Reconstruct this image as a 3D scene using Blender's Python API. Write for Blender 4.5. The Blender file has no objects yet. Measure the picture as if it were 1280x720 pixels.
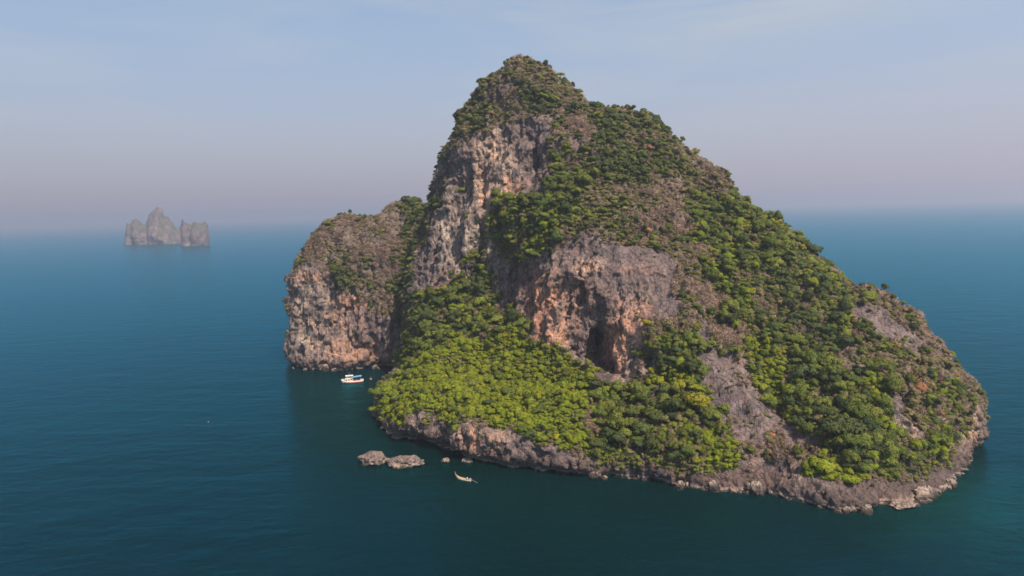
import bpy, bmesh, math, random
import numpy as np
from mathutils import Matrix, Vector
from mathutils.bvhtree import BVHTree

R = math.radians
random.seed(7)
rng = np.random.default_rng(7)
scene = bpy.context.scene
col = scene.collection

# ------------------------------------------------------------------ camera
CAM_H = 100.0
FPX, CU, CV = 853.33, 640.0, 360.0            # focal length and centre in photo pixels
PITCH, ROLL = R(6.45), R(1.58)
F = np.array([0, math.cos(PITCH), -math.sin(PITCH)])
U0 = np.array([0, math.sin(PITCH), math.cos(PITCH)])
R0 = np.array([1.0, 0, 0])
RT = math.cos(ROLL) * R0 - math.sin(ROLL) * U0
UP = math.cos(ROLL) * U0 + math.sin(ROLL) * R0
CAM = np.array([0, 0, CAM_H])
cam = bpy.data.cameras.new('camera')
cam_ob = bpy.data.objects.new('camera', cam)
col.objects.link(cam_ob)
cam.sensor_width, cam.lens = 36.0, 24.0
cam.clip_start, cam.clip_end = 1.0, 200000.0
cam_ob.matrix_world = Matrix(((RT[0], UP[0], -F[0], 0), (RT[1], UP[1], -F[1], 0),
                              (RT[2], UP[2], -F[2], CAM_H), (0, 0, 0, 1)))
scene.camera = cam_ob

# ------------------------------------------------------------------ light
SUN_AZ, SUN_EL = R(38), R(53)                  # azimuth measured from behind the camera towards +X
sd = Vector((math.sin(SUN_AZ) * math.cos(SUN_EL), -math.cos(SUN_AZ) * math.cos(SUN_EL), math.sin(SUN_EL)))
sun = bpy.data.lights.new('sun', 'SUN')
sun.energy, sun.angle, sun.color = 5.0, R(0.53), (1.0, 0.86, 0.69)
sun_ob = bpy.data.objects.new('sun', sun)
col.objects.link(sun_ob)
sun_ob.rotation_euler = sd.to_track_quat('Z', 'Y').to_euler()
sun_ob.location = (200, -300, 400)

world = bpy.data.worlds.new('World')
scene.world = world
world.use_nodes = True
wn, wl = world.node_tree.nodes, world.node_tree.links
wn.clear()
def N(nodes, t, **kw):
    n = nodes.new(t)
    for k, v in kw.items():
        if k.startswith('i_'):
            n.inputs[k[2:].replace('_', ' ')].default_value = v
        else:
            setattr(n, k, v)
    return n
sky = N(wn, 'ShaderNodeTexSky', sky_type='NISHITA', sun_disc=False)
sky.sun_elevation = SUN_EL
sky.sun_rotation = math.atan2(sd.x, sd.y)
sky.altitude, sky.air_density, sky.dust_density, sky.ozone_density = 50, 1.0, 1.5, 2.5
# thin high cloud and a pale veil of damp air that thickens to the horizon, the same all round
tc = N(wn, 'ShaderNodeTexCoord')
sep = N(wn, 'ShaderNodeSeparateXYZ')
wl.new(tc.outputs['Generated'], sep.inputs[0])
veil = N(wn, 'ShaderNodeValToRGB')
veil.color_ramp.elements[0].position, veil.color_ramp.elements[0].color = 0.0, (0.97, 0.97, 0.97, 1)
veil.color_ramp.elements[1].position, veil.color_ramp.elements[1].color = 0.62, (0.06, 0.06, 0.06, 1)
e = veil.color_ramp.elements.new(0.13); e.color = (0.70, 0.70, 0.70, 1)
e = veil.color_ramp.elements.new(0.30); e.color = (0.42, 0.42, 0.42, 1)
wl.new(sep.outputs['Z'], veil.inputs[0])
mp = N(wn, 'ShaderNodeMapping'); mp.inputs['Scale'].default_value = (1.1, 1.1, 6.5); mp.inputs['Rotation'].default_value = (0.06, -0.12, 0.5)
wl.new(tc.outputs['Generated'], mp.inputs[0])
cn = N(wn, 'ShaderNodeTexNoise', i_Scale=1.7, i_Detail=7.0, i_Roughness=0.52, i_Distortion=0.5)
wl.new(mp.outputs[0], cn.inputs['Vector'])
cr = N(wn, 'ShaderNodeValToRGB')
cr.color_ramp.elements[0].position, cr.color_ramp.elements[0].color = 0.43, (0, 0, 0, 1)
cr.color_ramp.elements[1].position, cr.color_ramp.elements[1].color = 0.68, (0.75, 0.75, 0.75, 1)
wl.new(cn.outputs['Fac'], cr.inputs[0])
SKY_STR = 0.105
k = 1.0 / SKY_STR
mx1 = N(wn, 'ShaderNodeMix', data_type='RGBA')
vc = N(wn, 'ShaderNodeValToRGB')
VC = [(0.0, (0.272, 0.252, 0.308)), (0.10, (0.280, 0.272, 0.330)), (0.25, (0.262, 0.312, 0.385)), (0.6, (0.22, 0.31, 0.46))]
while len(vc.color_ramp.elements) < 4: vc.color_ramp.elements.new(0.5)
for e, (p_, c_) in zip(vc.color_ramp.elements, VC):
    e.position = p_; e.color = (*c_, 1)
wl.new(sep.outputs['Z'], vc.inputs[0])
vs_ = N(wn, 'ShaderNodeVectorMath', operation='SCALE')
sdt = N(wn, 'ShaderNodeVectorMath', operation='DOT_PRODUCT'); sdt.inputs[1].default_value = sd      # damp air is brighter towards the sun
wl.new(tc.outputs['Generated'], sdt.inputs[0])
sm = N(wn, 'ShaderNodeMath', operation='MULTIPLY_ADD'); sm.inputs[1].default_value = 0.50 * k; sm.inputs[2].default_value = 1.26 * k
wl.new(sdt.outputs['Value'], sm.inputs[0]); wl.new(sm.outputs[0], vs_.inputs['Scale'])
wl.new(vc.outputs[0], vs_.inputs[0]); wl.new(vs_.outputs[0], mx1.inputs[7])
wl.new(veil.outputs[0], mx1.inputs[0]); wl.new(sky.outputs[0], mx1.inputs[6])
mx2 = N(wn, 'ShaderNodeMix', data_type='RGBA')
mx2.inputs[7].default_value = (0.385 * k, 0.405 * k, 0.43 * k, 1)
cz_ = N(wn, 'ShaderNodeMapRange'); cz_.inputs['From Min'].default_value = 0.06; cz_.inputs['From Max'].default_value = 0.26
wl.new(sep.outputs['Z'], cz_.inputs['Value'])
cm_ = N(wn, 'ShaderNodeMath', operation='MULTIPLY'); wl.new(cr.outputs[0], cm_.inputs[0]); wl.new(cz_.outputs[0], cm_.inputs[1])
wl.new(cm_.outputs[0], mx2.inputs[0]); wl.new(mx1.outputs[2], mx2.inputs[6])
bg = N(wn, 'ShaderNodeBackground'); bg.inputs['Strength'].default_value = SKY_STR
wl.new(mx2.outputs[2], bg.inputs['Color'])
wo = N(wn, 'ShaderNodeOutputWorld'); wl.new(bg.outputs[0], wo.inputs['Surface'])

vs = scene.view_settings
vs.view_transform, vs.look, vs.exposure, vs.gamma, vs.use_curve_mapping = 'Standard', 'None', 0.54, 1.0, False
cy = scene.cycles
cy.use_denoising = True
cy.max_bounces, cy.diffuse_bounces, cy.glossy_bounces, cy.transmission_bounces = 6, 2, 2, 2
cy.volume_bounces, cy.transparent_max_bounces = 1, 8
cy.use_adaptive_sampling = True
cy.sample_clamp_indirect = 4.0

# ------------------------------------------------------------------ pixel <-> place
def proj(x, y, z):
    dz = z - CAM_H
    dep = y * F[1] + dz * F[2]
    dep = np.maximum(dep, 1.0)
    u = CU + FPX * (x * RT[0] + y * RT[1] + dz * RT[2]) / dep
    v = CV - FPX * (x * UP[0] + y * UP[1] + dz * UP[2]) / dep
    return u, v, dep
def ray(u, v):
    d = F[None] + ((np.atleast_1d(u) - CU) / FPX)[:, None] * RT[None] - ((np.atleast_1d(v) - CV) / FPX)[:, None] * UP[None]
    return d
def sea_y(u, v, z=0.0):                       # forward distance of a pixel's point at height z
    d = ray(u, v)
    return (CAM_H - z) / -d[:, 2] * d[:, 1]
def at_sea(u, v, z=0.0):
    d = ray(u, v)[0]
    return Vector(CAM + d * (CAM_H - z) / -d[2])

# ------------------------------------------------------------------ noise
TB = 32
TABLE = rng.random((TB, TB, TB)).astype(np.float32)
def vnoise(p):                                # value noise, -1..1
    i = np.floor(p).astype(np.int32)
    f = (p - i).astype(np.float32)
    f = f * f * (3 - 2 * f)
    a = i % TB; b = (i + 1) % TB
    x0, y0, z0 = a.T; x1, y1, z1 = b.T
    fx, fy, fz = f.T
    c00 = TABLE[x0, y0, z0] * (1 - fx) + TABLE[x1, y0, z0] * fx
    c10 = TABLE[x0, y1, z0] * (1 - fx) + TABLE[x1, y1, z0] * fx
    c01 = TABLE[x0, y0, z1] * (1 - fx) + TABLE[x1, y0, z1] * fx
    c11 = TABLE[x0, y1, z1] * (1 - fx) + TABLE[x1, y1, z1] * fx
    c0 = c00 * (1 - fy) + c10 * fy
    c1 = c01 * (1 - fy) + c11 * fy
    return (c0 * (1 - fz) + c1 * fz) * 2 - 1
ROT = np.array([[0.8, 0.6, 0], [-0.48, 0.64, 0.6], [0.36, -0.48, 0.8]])
def fbm(p, octs=3, gain=0.5):
    s = np.zeros(len(p), np.float32); a = 1.0
    q = p + 5.3
    for _ in range(octs):
        s += a * vnoise(q); q = q @ ROT.T * 2.03 + 11.7; a *= gain
    return s
def ridged(p, octs=2):
    s = np.zeros(len(p), np.float32); a = 1.0; q = p + 3.1
    for _ in range(octs):
        s += a * (1 - 2 * np.abs(vnoise(q))); q = q * 2.1 + 7.7; a *= 0.5
    return s

def worley(p):                                # distance to the nearest of scattered seeds: blocks with sharp creases, inverted
    i = np.floor(p).astype(np.int32); f = (p - i).astype(np.float32)
    best = np.full(len(p), 9.0, np.float32)
    for dx in (-1, 0, 1):
        for dy in (-1, 0, 1):
            for dz in (-1, 0, 1):
                a, b, c = (i[:, 0] + dx) % TB, (i[:, 1] + dy) % TB, (i[:, 2] + dz) % TB
                ex = dx + TABLE[a, b, c] - f[:, 0]; ey = dy + TABLE[b, c, a] - f[:, 1]; ez = dz + TABLE[c, a, b] - f[:, 2]
                best = np.minimum(best, ex * ex + ey * ey + ez * ez)
    return 1.0 - np.sqrt(best)
def blocks(p):                                # one random value for each cell: blocks that step in and out along joints
    i = np.floor(p).astype(np.int32); f = (p - i).astype(np.float32)
    best = np.full(len(p), 9.0, np.float32); val = np.zeros(len(p), np.float32)
    for dx in (-1, 0, 1):
        for dy in (-1, 0, 1):
            for dz in (-1, 0, 1):
                a, b, c = (i[:, 0] + dx) % TB, (i[:, 1] + dy) % TB, (i[:, 2] + dz) % TB
                ex = dx + TABLE[a, b, c] - f[:, 0]; ey = dy + TABLE[b, c, a] - f[:, 1]; ez = dz + TABLE[c, a, b] - f[:, 2]
                e2 = ex * ex + ey * ey + ez * ez
                m = e2 < best
                best = np.where(m, e2, best); val = np.where(m, TABLE[a, c, b], val)
    return val * 2 - 1

# ------------------------------------------------------------------ the shape of the island
# (pixel u, v, forward distance in metres): shore points get theirs from the sea, the rest from slope and footing
SHORE = [(460,534),(476,550),(505,553),(548,567),(571,578),(610,585),(650,590),(702,594),(735,599),(755,597),(800,600),
         (860,610),(919,617),(949,618),(988,626),(1023,634),(1074,643),(1092,640),(1112,632),(1160,628),(1187,612),(1210,590),(1230,570)]
CTL = [  # shore rock rim
 (462,518,330),(480,522,318),(505,520,303),(550,525,284),(600,533,272),(650,548,262),(700,572,254),(740,578,251),(800,582,249),
 (860,590,242),(930,590,239),(985,600,231),(1030,608,222),(1075,622,217),(1120,608,228),(1165,598,237),(1200,560,257),(1222,535,266),
 # bench and green slope
 (500,500,320),(480,485,352),(520,460,362),(505,440,405),(530,420,385),(560,480,328),(600,450,343),(650,500,298),(700,450,322),(620,410,366),
 (700,500,292),(750,500,283),(700,545,264),(780,540,264),(850,560,250),(820,500,278),(660,430,338),(600,500,308),(550,510,300),
 # tall left cliff
 (498,455,432),(505,410,425),(515,360,424),(530,300,428),(545,240,434),(560,330,408),(560,360,404),(590,250,412),(590,200,418),
 (600,350,400),(600,300,404),(640,360,376),(620,330,392),(600,380,386),(640,300,386),(650,220,404),(640,180,412),
 # summit
 (600,130,426),(640,120,420),(650,85,428),(690,110,418),(680,170,402),(720,140,412),
 # upper bench over the cliff
 (640,265,384),(660,300,366),(680,250,374),(700,220,378),(740,230,368),(740,180,388),(760,140,410),(800,160,402),(820,200,384),
 # centre cliff
 (670,330,352),(670,400,344),(700,320,345),(700,400,330),(730,300,342),(740,340,328),(740,400,322),(780,310,334),(780,340,320),(780,400,309),
 (790,440,302),(785,480,297),(760,465,304),(760,270,354),(800,250,356),(830,300,340),(840,340,322),(860,390,306),(820,380,308),(830,420,296),
 (840,460,289),(800,470,294),(870,450,287),
 # right-hand slopes
 (840,180,394),(880,220,378),(880,270,362),(930,260,368),(920,320,342),(960,300,352),(900,370,318),(950,370,318),(1000,330,342),(1040,360,328),
 (1000,400,306),(950,440,292),(900,430,292),(900,480,272),(920,520,258),(940,555,246),(980,500,266),(1000,540,250),(1040,430,292),(1050,480,264),
 (1050,530,246),(1050,570,234),(1080,380,311),(1085,362,318),(1120,400,303),(1150,425,294),(1100,430,287),(1100,480,266),(1140,460,280),
 (1130,520,252),(1150,560,243),(1180,480,276),(1205,490,274),(1190,530,262),(1100,560,238),(1015,585,230),
]
SIL = [(462,546),(458,532),(458,518),(466,502),(478,484),(486,466),(498,445),(506,400),(513,350),(521,305),(531,272),(544,236),(553,203),(566,178),
       (580,144),(597,119),(611,99),(625,86),(642,79),(657,82),(682,94),(704,106),(722,119),(738,134),(760,136),(782,136),(800,144),(818,150),
       (832,168),(850,178),(870,196),(890,214),(910,231),(928,249),(940,266),(960,276),(985,293),(1010,311),(1030,328),(1048,349),(1062,362),
       (1085,361),(1110,373),(1125,390),(1145,409),(1160,429),(1175,449),(1195,468),(1214,484),(1224,500),(1224,525),(1233,550),(1237,570),
       (1242,600),(1240,900),(470,900)]
CTL_B = [(362,400,466),(366,340,470),(390,310,478),(400,360,466),(430,400,459),(430,350,466),(400,290,488),(450,300,482),(500,260,502),
         (520,255,508),(480,380,458),(480,330,468),(440,275,496),(500,420,452),(510,330,472),(470,430,455),(400,430,461)]
SHORE_B = [(360,459),(375,463),(400,463),(430,464),(455,462),(480,460),(500,461),(540,461)]
SIL_B = [(362,475),(358,456),(359,435),(363,400),(360,352),(369,330),(386,305),(406,288),(430,273),(450,274),(474,272),(486,262),(505,254),
         (525,257),(545,268),(575,300),(590,350),(590,475),(590,900),(362,900)]

def fit(ctl):                                  # the distances above were judged with a slightly flatter camera pitch
    return [(u, v, y * np.interp(y, [220, 440], [0.982, 0.964])) for u, v, y in ctl]
CTL, CTL_B = fit(CTL), fit(CTL_B)
def rbf(ctl, gu, gv):
    c = np.array(ctl, float)
    P = c[:, :2] / 200.0; v = c[:, 2]
    n = len(P)
    def ker(r2): return 0.5 * r2 * np.log(r2 + 1e-9)
    K = ker(((P[:, None] - P[None]) ** 2).sum(-1)) + np.eye(n) * 0.004
    A = np.zeros((n + 3, n + 3)); A[:n, :n] = K; A[:n, n] = 1; A[:n, n + 1:] = P; A[n, :n] = 1; A[n + 1:, :n] = P.T
    w = np.linalg.solve(A, np.concatenate([v, np.zeros(3)]))
    q = np.stack([gu.ravel(), gv.ravel()], 1) / 200.0
    out = np.zeros(len(q))
    for i in range(n):
        out += w[i] * ker(((q - P[i]) ** 2).sum(1))
    out += w[n] + q @ w[n + 1:]
    return out.reshape(gu.shape)
def signed(poly, gu, gv):                      # distance to a polygon's edge in pixels, + inside
    d = np.full(gu.shape, 1e9); inside = np.zeros(gu.shape, bool)
    for (x0, y0), (x1, y1) in zip(poly, poly[1:] + poly[:1]):
        ex, ey = x1 - x0, y1 - y0
        t = np.clip(((gu - x0) * ex + (gv - y0) * ey) / (ex * ex + ey * ey), 0, 1)
        d = np.minimum(d, np.hypot(gu - x0 - t * ex, gv - y0 - t * ey))
        if y0 != y1:
            c = ((y0 > gv) != (y1 > gv)) & (gu < (x1 - x0) * (gv - y0) / (y1 - y0) + x0)
            inside ^= c
    return np.where(inside, d, -d)
GS = 3.0
GU, GV = np.meshgrid(np.arange(280, 1340, GS), np.arange(30, 860, GS), indexing='ij')
def lookup(m, u, v):
    fu = np.clip((u - 280) / GS, 0, m.shape[0] - 1.001); fv = np.clip((v - 30) / GS, 0, m.shape[1] - 1.001)
    iu = fu.astype(np.int32); iv = fv.astype(np.int32); a = (fu - iu).astype(np.float32); b = (fv - iv).astype(np.float32)
    return (m[iu, iv] * (1 - a) + m[iu + 1, iv] * a) * (1 - b) + (m[iu, iv + 1] * (1 - a) + m[iu + 1, iv + 1] * a) * b

def shore_ctl(sh):
    out = []
    for u, v in sh:
        y = float(sea_y(u, v)[0])
        out += [(u, v, y), (u, v + 32, y - 5)]
    return out
# hollows in the cliff: pixel outline, metres deep
HOLLOW = [([(741,410),(751,403),(760,428),(769,468),(753,466),(737,444)], 22, 5),
          ([(724,346),(731,348),(734,380),(724,380)], 9, 4),
          ([(700,432),(716,430),(722,442),(704,444)], 8, 4),
          ([(443,432),(460,430),(459,440),(444,440)], 7, 4),
          ([(600,205),(612,225),(612,262),(604,262)], 6, 5),
          ([(668,175),(682,180),(683,222),(670,222)], 8, 6),
          ([(1118,492),(1130,490),(1130,520),(1120,522)], 7, 5),
          ([(640,340),(652,345),(650,400),(632,395)], 8, 8)]
def solid_maps(ctl, shore, sil, r2, rb, hol):
    Y = rbf(ctl + shore_ctl(shore), GU, GV)
    s = signed(sil, GU, GV) * Y / FPX - 0.6
    for poly, dep, soft in HOLLOW:
        if hol:
            Y = Y + dep * np.clip(signed(poly, GU, GV) / soft + 0.5, 0, 1)
    sc = np.clip(s, 0, r2)
    Yf = Y + r2 - np.sqrt(np.maximum(r2 * r2 - (r2 - sc) ** 2, 0))
    sp = np.maximum(s, 0)
    Yb = Y + r2 + np.sqrt(2 * rb * sp + 0.6 * sp * sp)
    return Yf.astype(np.float32), Yb.astype(np.float32), s.astype(np.float32)

def surface_nets(f, org, h):
    s = f < 0
    n = s[:-1, :-1, :-1].astype(np.int8)
    for dx, dy, dz in [(1,0,0),(0,1,0),(0,0,1),(1,1,0),(1,0,1),(0,1,1),(1,1,1)]:
        n += s[dx:s.shape[0]-1+dx, dy:s.shape[1]-1+dy, dz:s.shape[2]-1+dz]
    cells = np.argwhere((n > 0) & (n < 8)).astype(np.int32)
    cid = np.full(n.shape, -1, np.int32)
    cid[tuple(cells.T)] = np.arange(len(cells))
    acc = np.zeros((len(cells), 3)); cnt = np.zeros(len(cells))
    corners = [(0,0,0),(1,0,0),(0,1,0),(1,1,0),(0,0,1),(1,0,1),(0,1,1),(1,1,1)]
    for a in corners:
        for ax in range(3):
            if a[ax]: continue
            b = list(a); b[ax] = 1
            fa = f[tuple((cells + a).T)]; fb = f[tuple((cells + b).T)]
            m = (fa < 0) != (fb < 0)
            t = fa[m] / (fa[m] - fb[m])
            p = np.tile(np.array(a, float), (m.sum(), 1)); p[:, ax] = t
            acc[m] += p; cnt[m] += 1
    verts = (cells + acc / cnt[:, None]) * h + org
    quads = []
    for ax in range(3):
        o1, o2 = [(1, 2), (2, 0), (0, 1)][ax]
        sl0 = [slice(None)] * 3; sl1 = [slice(None)] * 3
        sl0[ax] = slice(0, -1); sl1[ax] = slice(1, None)
        a, b = s[tuple(sl0)], s[tuple(sl1)]
        e = np.argwhere(a != b).astype(np.int32)
        ok = (e[:, o1] > 0) & (e[:, o2] > 0) & (e[:, o1] < n.shape[o1]) & (e[:, o2] < n.shape[o2])
        e = e[ok]
        flip = ~a[tuple(e.T)]
        def c(d1, d2):
            q = e.copy(); q[:, o1] -= d1; q[:, o2] -= d2
            return cid[tuple(q.T)]
        q = np.stack([c(1, 1), c(0, 1), c(0, 0), c(1, 0)], 1)
        q[flip] = q[flip][:, ::-1]
        quads.append(q)
    q = np.concatenate(quads)
    return verts, q[(q >= 0).all(1)]

def vnormals(V, Q):
    n = np.cross(V[Q[:, 2]] - V[Q[:, 0]], V[Q[:, 3]] - V[Q[:, 1]])
    out = np.zeros_like(V)
    for i in range(4):
        for c in range(3):
            out[:, c] += np.bincount(Q[:, i], n[:, c], len(V))
    return out / (np.linalg.norm(out, axis=1, keepdims=True) + 1e-9)
def smooth_mesh(V, Q, it, lam=0.5):
    for _ in range(it):
        a = np.zeros_like(V); w = np.zeros(len(V))
        for i in range(4):
            j = Q[:, (i + 1) % 4]
            for c in range(3):
                a[:, c] += np.bincount(Q[:, i], V[j, c], len(V)) + np.bincount(j, V[Q[:, i], c], len(V))
            w += np.bincount(Q[:, i], minlength=len(V)) + np.bincount(j, minlength=len(V))
        V = V + lam * (a / np.maximum(w, 1)[:, None] - V)
    return V
def subdivide(V, Q):
    e = np.concatenate([Q[:, [i, (i + 1) % 4]] for i in range(4)])
    es = np.sort(e, 1)
    key = es[:, 0].astype(np.int64) * len(V) + es[:, 1]
    uk, inv = np.unique(key, return_inverse=True)
    mid = (V[uk // len(V)] + V[uk % len(V)]) / 2
    cen = V[Q].mean(1)
    nv, ne, nq = len(V), len(uk), len(Q)
    m = (inv.reshape(4, nq) + nv).T
    c = np.arange(nq) + nv + ne
    Q2 = np.concatenate([np.stack([Q[:, i], m[:, i], c, m[:, (i + 3) % 4]], 1) for i in range(4)])
    return np.concatenate([V, mid, cen]), Q2

def mesh_from(name, V, Q, mats=(), smooth=True):
    me = bpy.data.meshes.new(name)
    k = Q.shape[1]
    me.vertices.add(len(V)); me.vertices.foreach_set('co', np.asarray(V, np.float32).ravel())
    me.loops.add(Q.size); me.loops.foreach_set('vertex_index', np.asarray(Q, np.int32).ravel())
    me.polygons.add(len(Q)); me.polygons.foreach_set('loop_start', np.arange(0, Q.size, k, dtype=np.int32))
    me.polygons.foreach_set('loop_total', np.full(len(Q), k, np.int32))
    me.polygons.foreach_set('use_smooth', np.full(len(Q), smooth, bool))
    for m in mats: me.materials.append(m)
    me.update(calc_edges=True)
    return me
def link(name, me, parent=None):
    o = bpy.data.objects.new(name, me); col.objects.link(o); o.parent = parent
    return o
def tag(o, label=None, cat=None, group=None, kind=None):
    if label: o['label'] = label
    if cat: o['category'] = cat
    if group: o['group'] = group
    if kind: o['kind'] = kind
    return o

def karst(ctl, shore, sil, box, h, r2, rb, hol):
    Yf, Yb, S = solid_maps(ctl, shore, sil, r2, rb, hol)
    (x0, x1), (y0, y1), (z0, z1) = box
    X = np.arange(x0, x1, h); Yy = np.arange(y0, y1, h); Z = np.arange(z0, z1, h)
    f = np.empty((len(X), len(Yy), len(Z)), np.float32)
    gy, gz = np.meshgrid(Yy, Z, indexing='ij')
    for i, x in enumerate(X):
        u, v, dep = proj(x, gy, gz)
        a = lookup(Yf, u, v) - gy
        b = gy - lookup(Yb, u, v)
        c = -lookup(S, u, v)
        f[i] = np.maximum(np.maximum(a, b), c)
    f[0] = f[-1] = 9; f[:, 0] = f[:, -1] = 9; f[:, :, 0] = f[:, :, -1] = 9
    V, Q = surface_nets(f, np.array([x0, y0, z0]), h)
    V = smooth_mesh(V, Q, 3)
    n = vnormals(V, Q)
    steep = np.clip(1.15 - np.abs(n[:, 2]) * 1.3, 0, 1)
    sh = np.clip((V[:, 2] + 1) / 10, 0.25, 1)
    W = V + 2.2 * np.stack([fbm(V / 7 + 3, 2), fbm(V / 7 + 17, 2), fbm(V / 7 + 31, 2)], 1)
    d = 2.6 * fbm(V / 24, 2) * sh + 1.2 * fbm(V / 9, 2) * sh
    d += (1 - steep) * sh * 2.4 * ridged(W * np.array([1/17, 1/28, 1/28]), 2)
    d += steep * sh * 3.2 * ridged(W * np.array([1/15, 1/15, 1/110]), 1)
    d += steep * sh * 2.4 * blocks(W * np.array([1/9, 1/9, 1/34]))
    d += steep * sh * 3.0 * (0.45 - worley(W * np.array([1/8, 1/8, 1/50]) + 5))
    d -= steep * sh * 3.2 * np.clip(0.20 - np.abs(vnoise(W * np.array([1/7.5, 1/7.5, 1/80]) + 9)), 0, 1) / 0.20
    d += steep * 0.9 * fbm(V * np.array([1/16, 1/16, 1/4]), 2)
    zz_ = V[:, 2]
    d += np.exp(-((zz_ - 5.0) / 2.2) ** 2) * steep * 0.9 - 3.6 * np.exp(-((zz_ - 0.8) / 1.5) ** 2) * steep
    pu, _, _ = proj(V[:, 0], V[:, 1], V[:, 2])                # the headland's wall is deeply undercut
    d -= 3.6 * np.exp(-((zz_ - 2.2) / 3.2) ** 2) * steep * np.clip((630 - pu) / 40, 0, 1) * np.clip((pu - 440) / 20, 0, 1)
    V = V + n * d[:, None]
    V = smooth_mesh(V, Q, 1, 0.2)
    V, Q = subdivide(V, Q)
    n = vnormals(V, Q)
    steep = np.clip(1.2 - np.abs(n[:, 2]) * 1.2, 0, 1)
    low = np.exp(-np.maximum(V[:, 2], 0) / 9)
    W = V + 0.9 * np.stack([fbm(V / 2.5 + 3, 1), fbm(V / 2.5 + 17, 1), fbm(V / 2.5 + 31, 1)], 1)
    d = 0.40 * fbm(V / 2.4, 2, 0.6) * (0.45 + steep)
    d += (0.30 + steep) * (0.75 * blocks(W * np.array([1/3.2, 1/3.2, 1/9])) + 0.9 * (0.45 - worley(W * np.array([1/3.0, 1/3.0, 1/9]))) + low * 1.3 * blocks(W / 3.6 + 7))
    d -= steep * 0.9 * np.clip(0.22 - np.abs(vnoise(W * np.array([1/2.6, 1/2.6, 1/18]))), 0, 1) / 0.22
    V = V + n * d[:, None]
    return V, Q

H_VOX = 1.25
V1, Q1 = karst(CTL, SHORE, SIL, ((-110, 232), (196, 560), (-6, 208)), H_VOX, 13.0, 70.0, True)
V2, Q2 = karst(CTL_B, SHORE_B, SIL_B, ((-180, 0), (430, 640), (-6, 128)), 1.4, 14.0, 60.0, True)

# ------------------------------------------------------------------ what grows where (pixel outlines, carried onto the rock)
ROCK = [[(554,200),(580,176),(612,158),(648,150),(684,158),(690,222),(662,240),(640,245),(615,250),(612,285),(598,300),(590,345),(560,362),(520,378),(506,372),(515,330),(533,296),(547,250)],
 [(612,300),(628,330),(655,338),(695,305),(735,296),(790,306),(822,312),(838,340),(842,372),(830,392),(812,402),(805,440),(800,482),(770,486),(745,470),(722,450),(700,445),(670,428),(652,398),(632,388),(612,360)],
 [(872,398),(893,420),(907,450),(938,482),(985,520),(1022,548),(1000,562),(950,548),(915,562),(903,515),(880,482),(868,450)],
 [(1052,372),(1085,376),(1120,395),(1157,420),(1162,440),(1125,432),(1090,422),(1068,395)],
 [(1116,492),(1134,490),(1150,528),(1150,552),(1122,545)],
 [(1207,503),(1222,500),(1228,540),(1232,578),(1208,582),(1196,552)],
 [(455,528),(530,516),(570,528),(610,528),(650,542),(690,570),(722,582),(700,602),(600,604),(455,570)],
 [(1003,590),(1035,592),(1050,612),(1100,622),(1090,655),(1000,642)],
 [(940,560),(1000,575),(1005,640),(900,630),(915,590)],
 [(355,338),(400,334),(425,362),(455,378),(480,385),(500,400),(500,470),(350,470)],
 [(700,165),(722,170),(728,185),(712,190)]]
BRIGHT = [[(452,524),(470,490),(500,462),(560,428),(640,415),(680,432),(735,455),(752,482),(730,520),(735,560),(705,572),(650,540),(600,524),(540,512)],
 [(995,575),(1050,578),(1080,610),(1040,606),(1000,590)],
 [(890,545),(925,550),(925,575),(880,590),(850,580)],
 [(620,245),(642,245),(642,268),(620,265)],
 [(930,420),(975,440),(985,500),(950,500),(925,450)]]
MID = [[(512,378),(590,345),(625,385),(655,398),(668,428),(600,425),(540,440),(500,465)],
 [(730,480),(800,488),(880,500),(915,545),(925,580),(850,592),(740,576)],
 [(800,398),(880,420),(905,480),(912,545),(830,500),(805,450)],
 [(615,255),(690,200),(740,188),(740,232),(700,280),(688,318),(640,328),(615,300)],
 [(870,240),(930,250),(1048,350),(1062,400),(1035,470),(1045,550),(960,525),(920,420),(890,350),(860,290)],
 [(1025,470),(1110,465),(1115,560),(1150,600),(1060,606),(1015,590),(1035,550)],
 [(1125,560),(1190,540),(1190,590),(1140,605)],[(580,295),(600,300),(602,360),(585,360)]]
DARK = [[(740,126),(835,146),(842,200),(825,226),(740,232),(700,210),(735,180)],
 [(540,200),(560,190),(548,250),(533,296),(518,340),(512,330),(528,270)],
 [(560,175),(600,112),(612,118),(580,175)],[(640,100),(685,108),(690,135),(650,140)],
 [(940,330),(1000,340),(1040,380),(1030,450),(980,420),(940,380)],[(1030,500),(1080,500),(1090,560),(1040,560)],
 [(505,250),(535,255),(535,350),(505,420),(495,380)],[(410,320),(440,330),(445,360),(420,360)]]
OLIVE = [[(600,80),(650,60),(700,75),(735,115),(735,140),(700,120),(640,100),(605,115)],[(1062,398),(1110,428),(1160,442),(1215,482),(1222,525),(1200,600),(1120,622),(1100,560),(1110,470),(1060,440)],
 [(838,170),(930,250),(945,275),(900,330),(870,300),(845,240)],[(690,240),(780,240),(800,290),(700,300)],[(600,120),(640,130),(640,170),(590,180),(575,185)],[(1040,345),(1110,365),(1125,390),(1060,372)],[(740,262),(850,300),(880,345),(800,318)]]
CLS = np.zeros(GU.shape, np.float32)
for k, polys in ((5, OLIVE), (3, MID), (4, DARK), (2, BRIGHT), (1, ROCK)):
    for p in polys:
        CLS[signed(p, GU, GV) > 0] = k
def cls_at(u, v, P):
    ju = 13 * fbm(P / 11.0, 3, 0.65); jv = 13 * fbm(P / 11.0 + 40, 3, 0.65)
    iu = np.clip(((u + ju - 280) / GS), 0, CLS.shape[0] - 1).astype(int); iv = np.clip(((v + jv - 30) / GS), 0, CLS.shape[1] - 1).astype(int)
    return CLS[iu, iv].astype(int)
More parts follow.
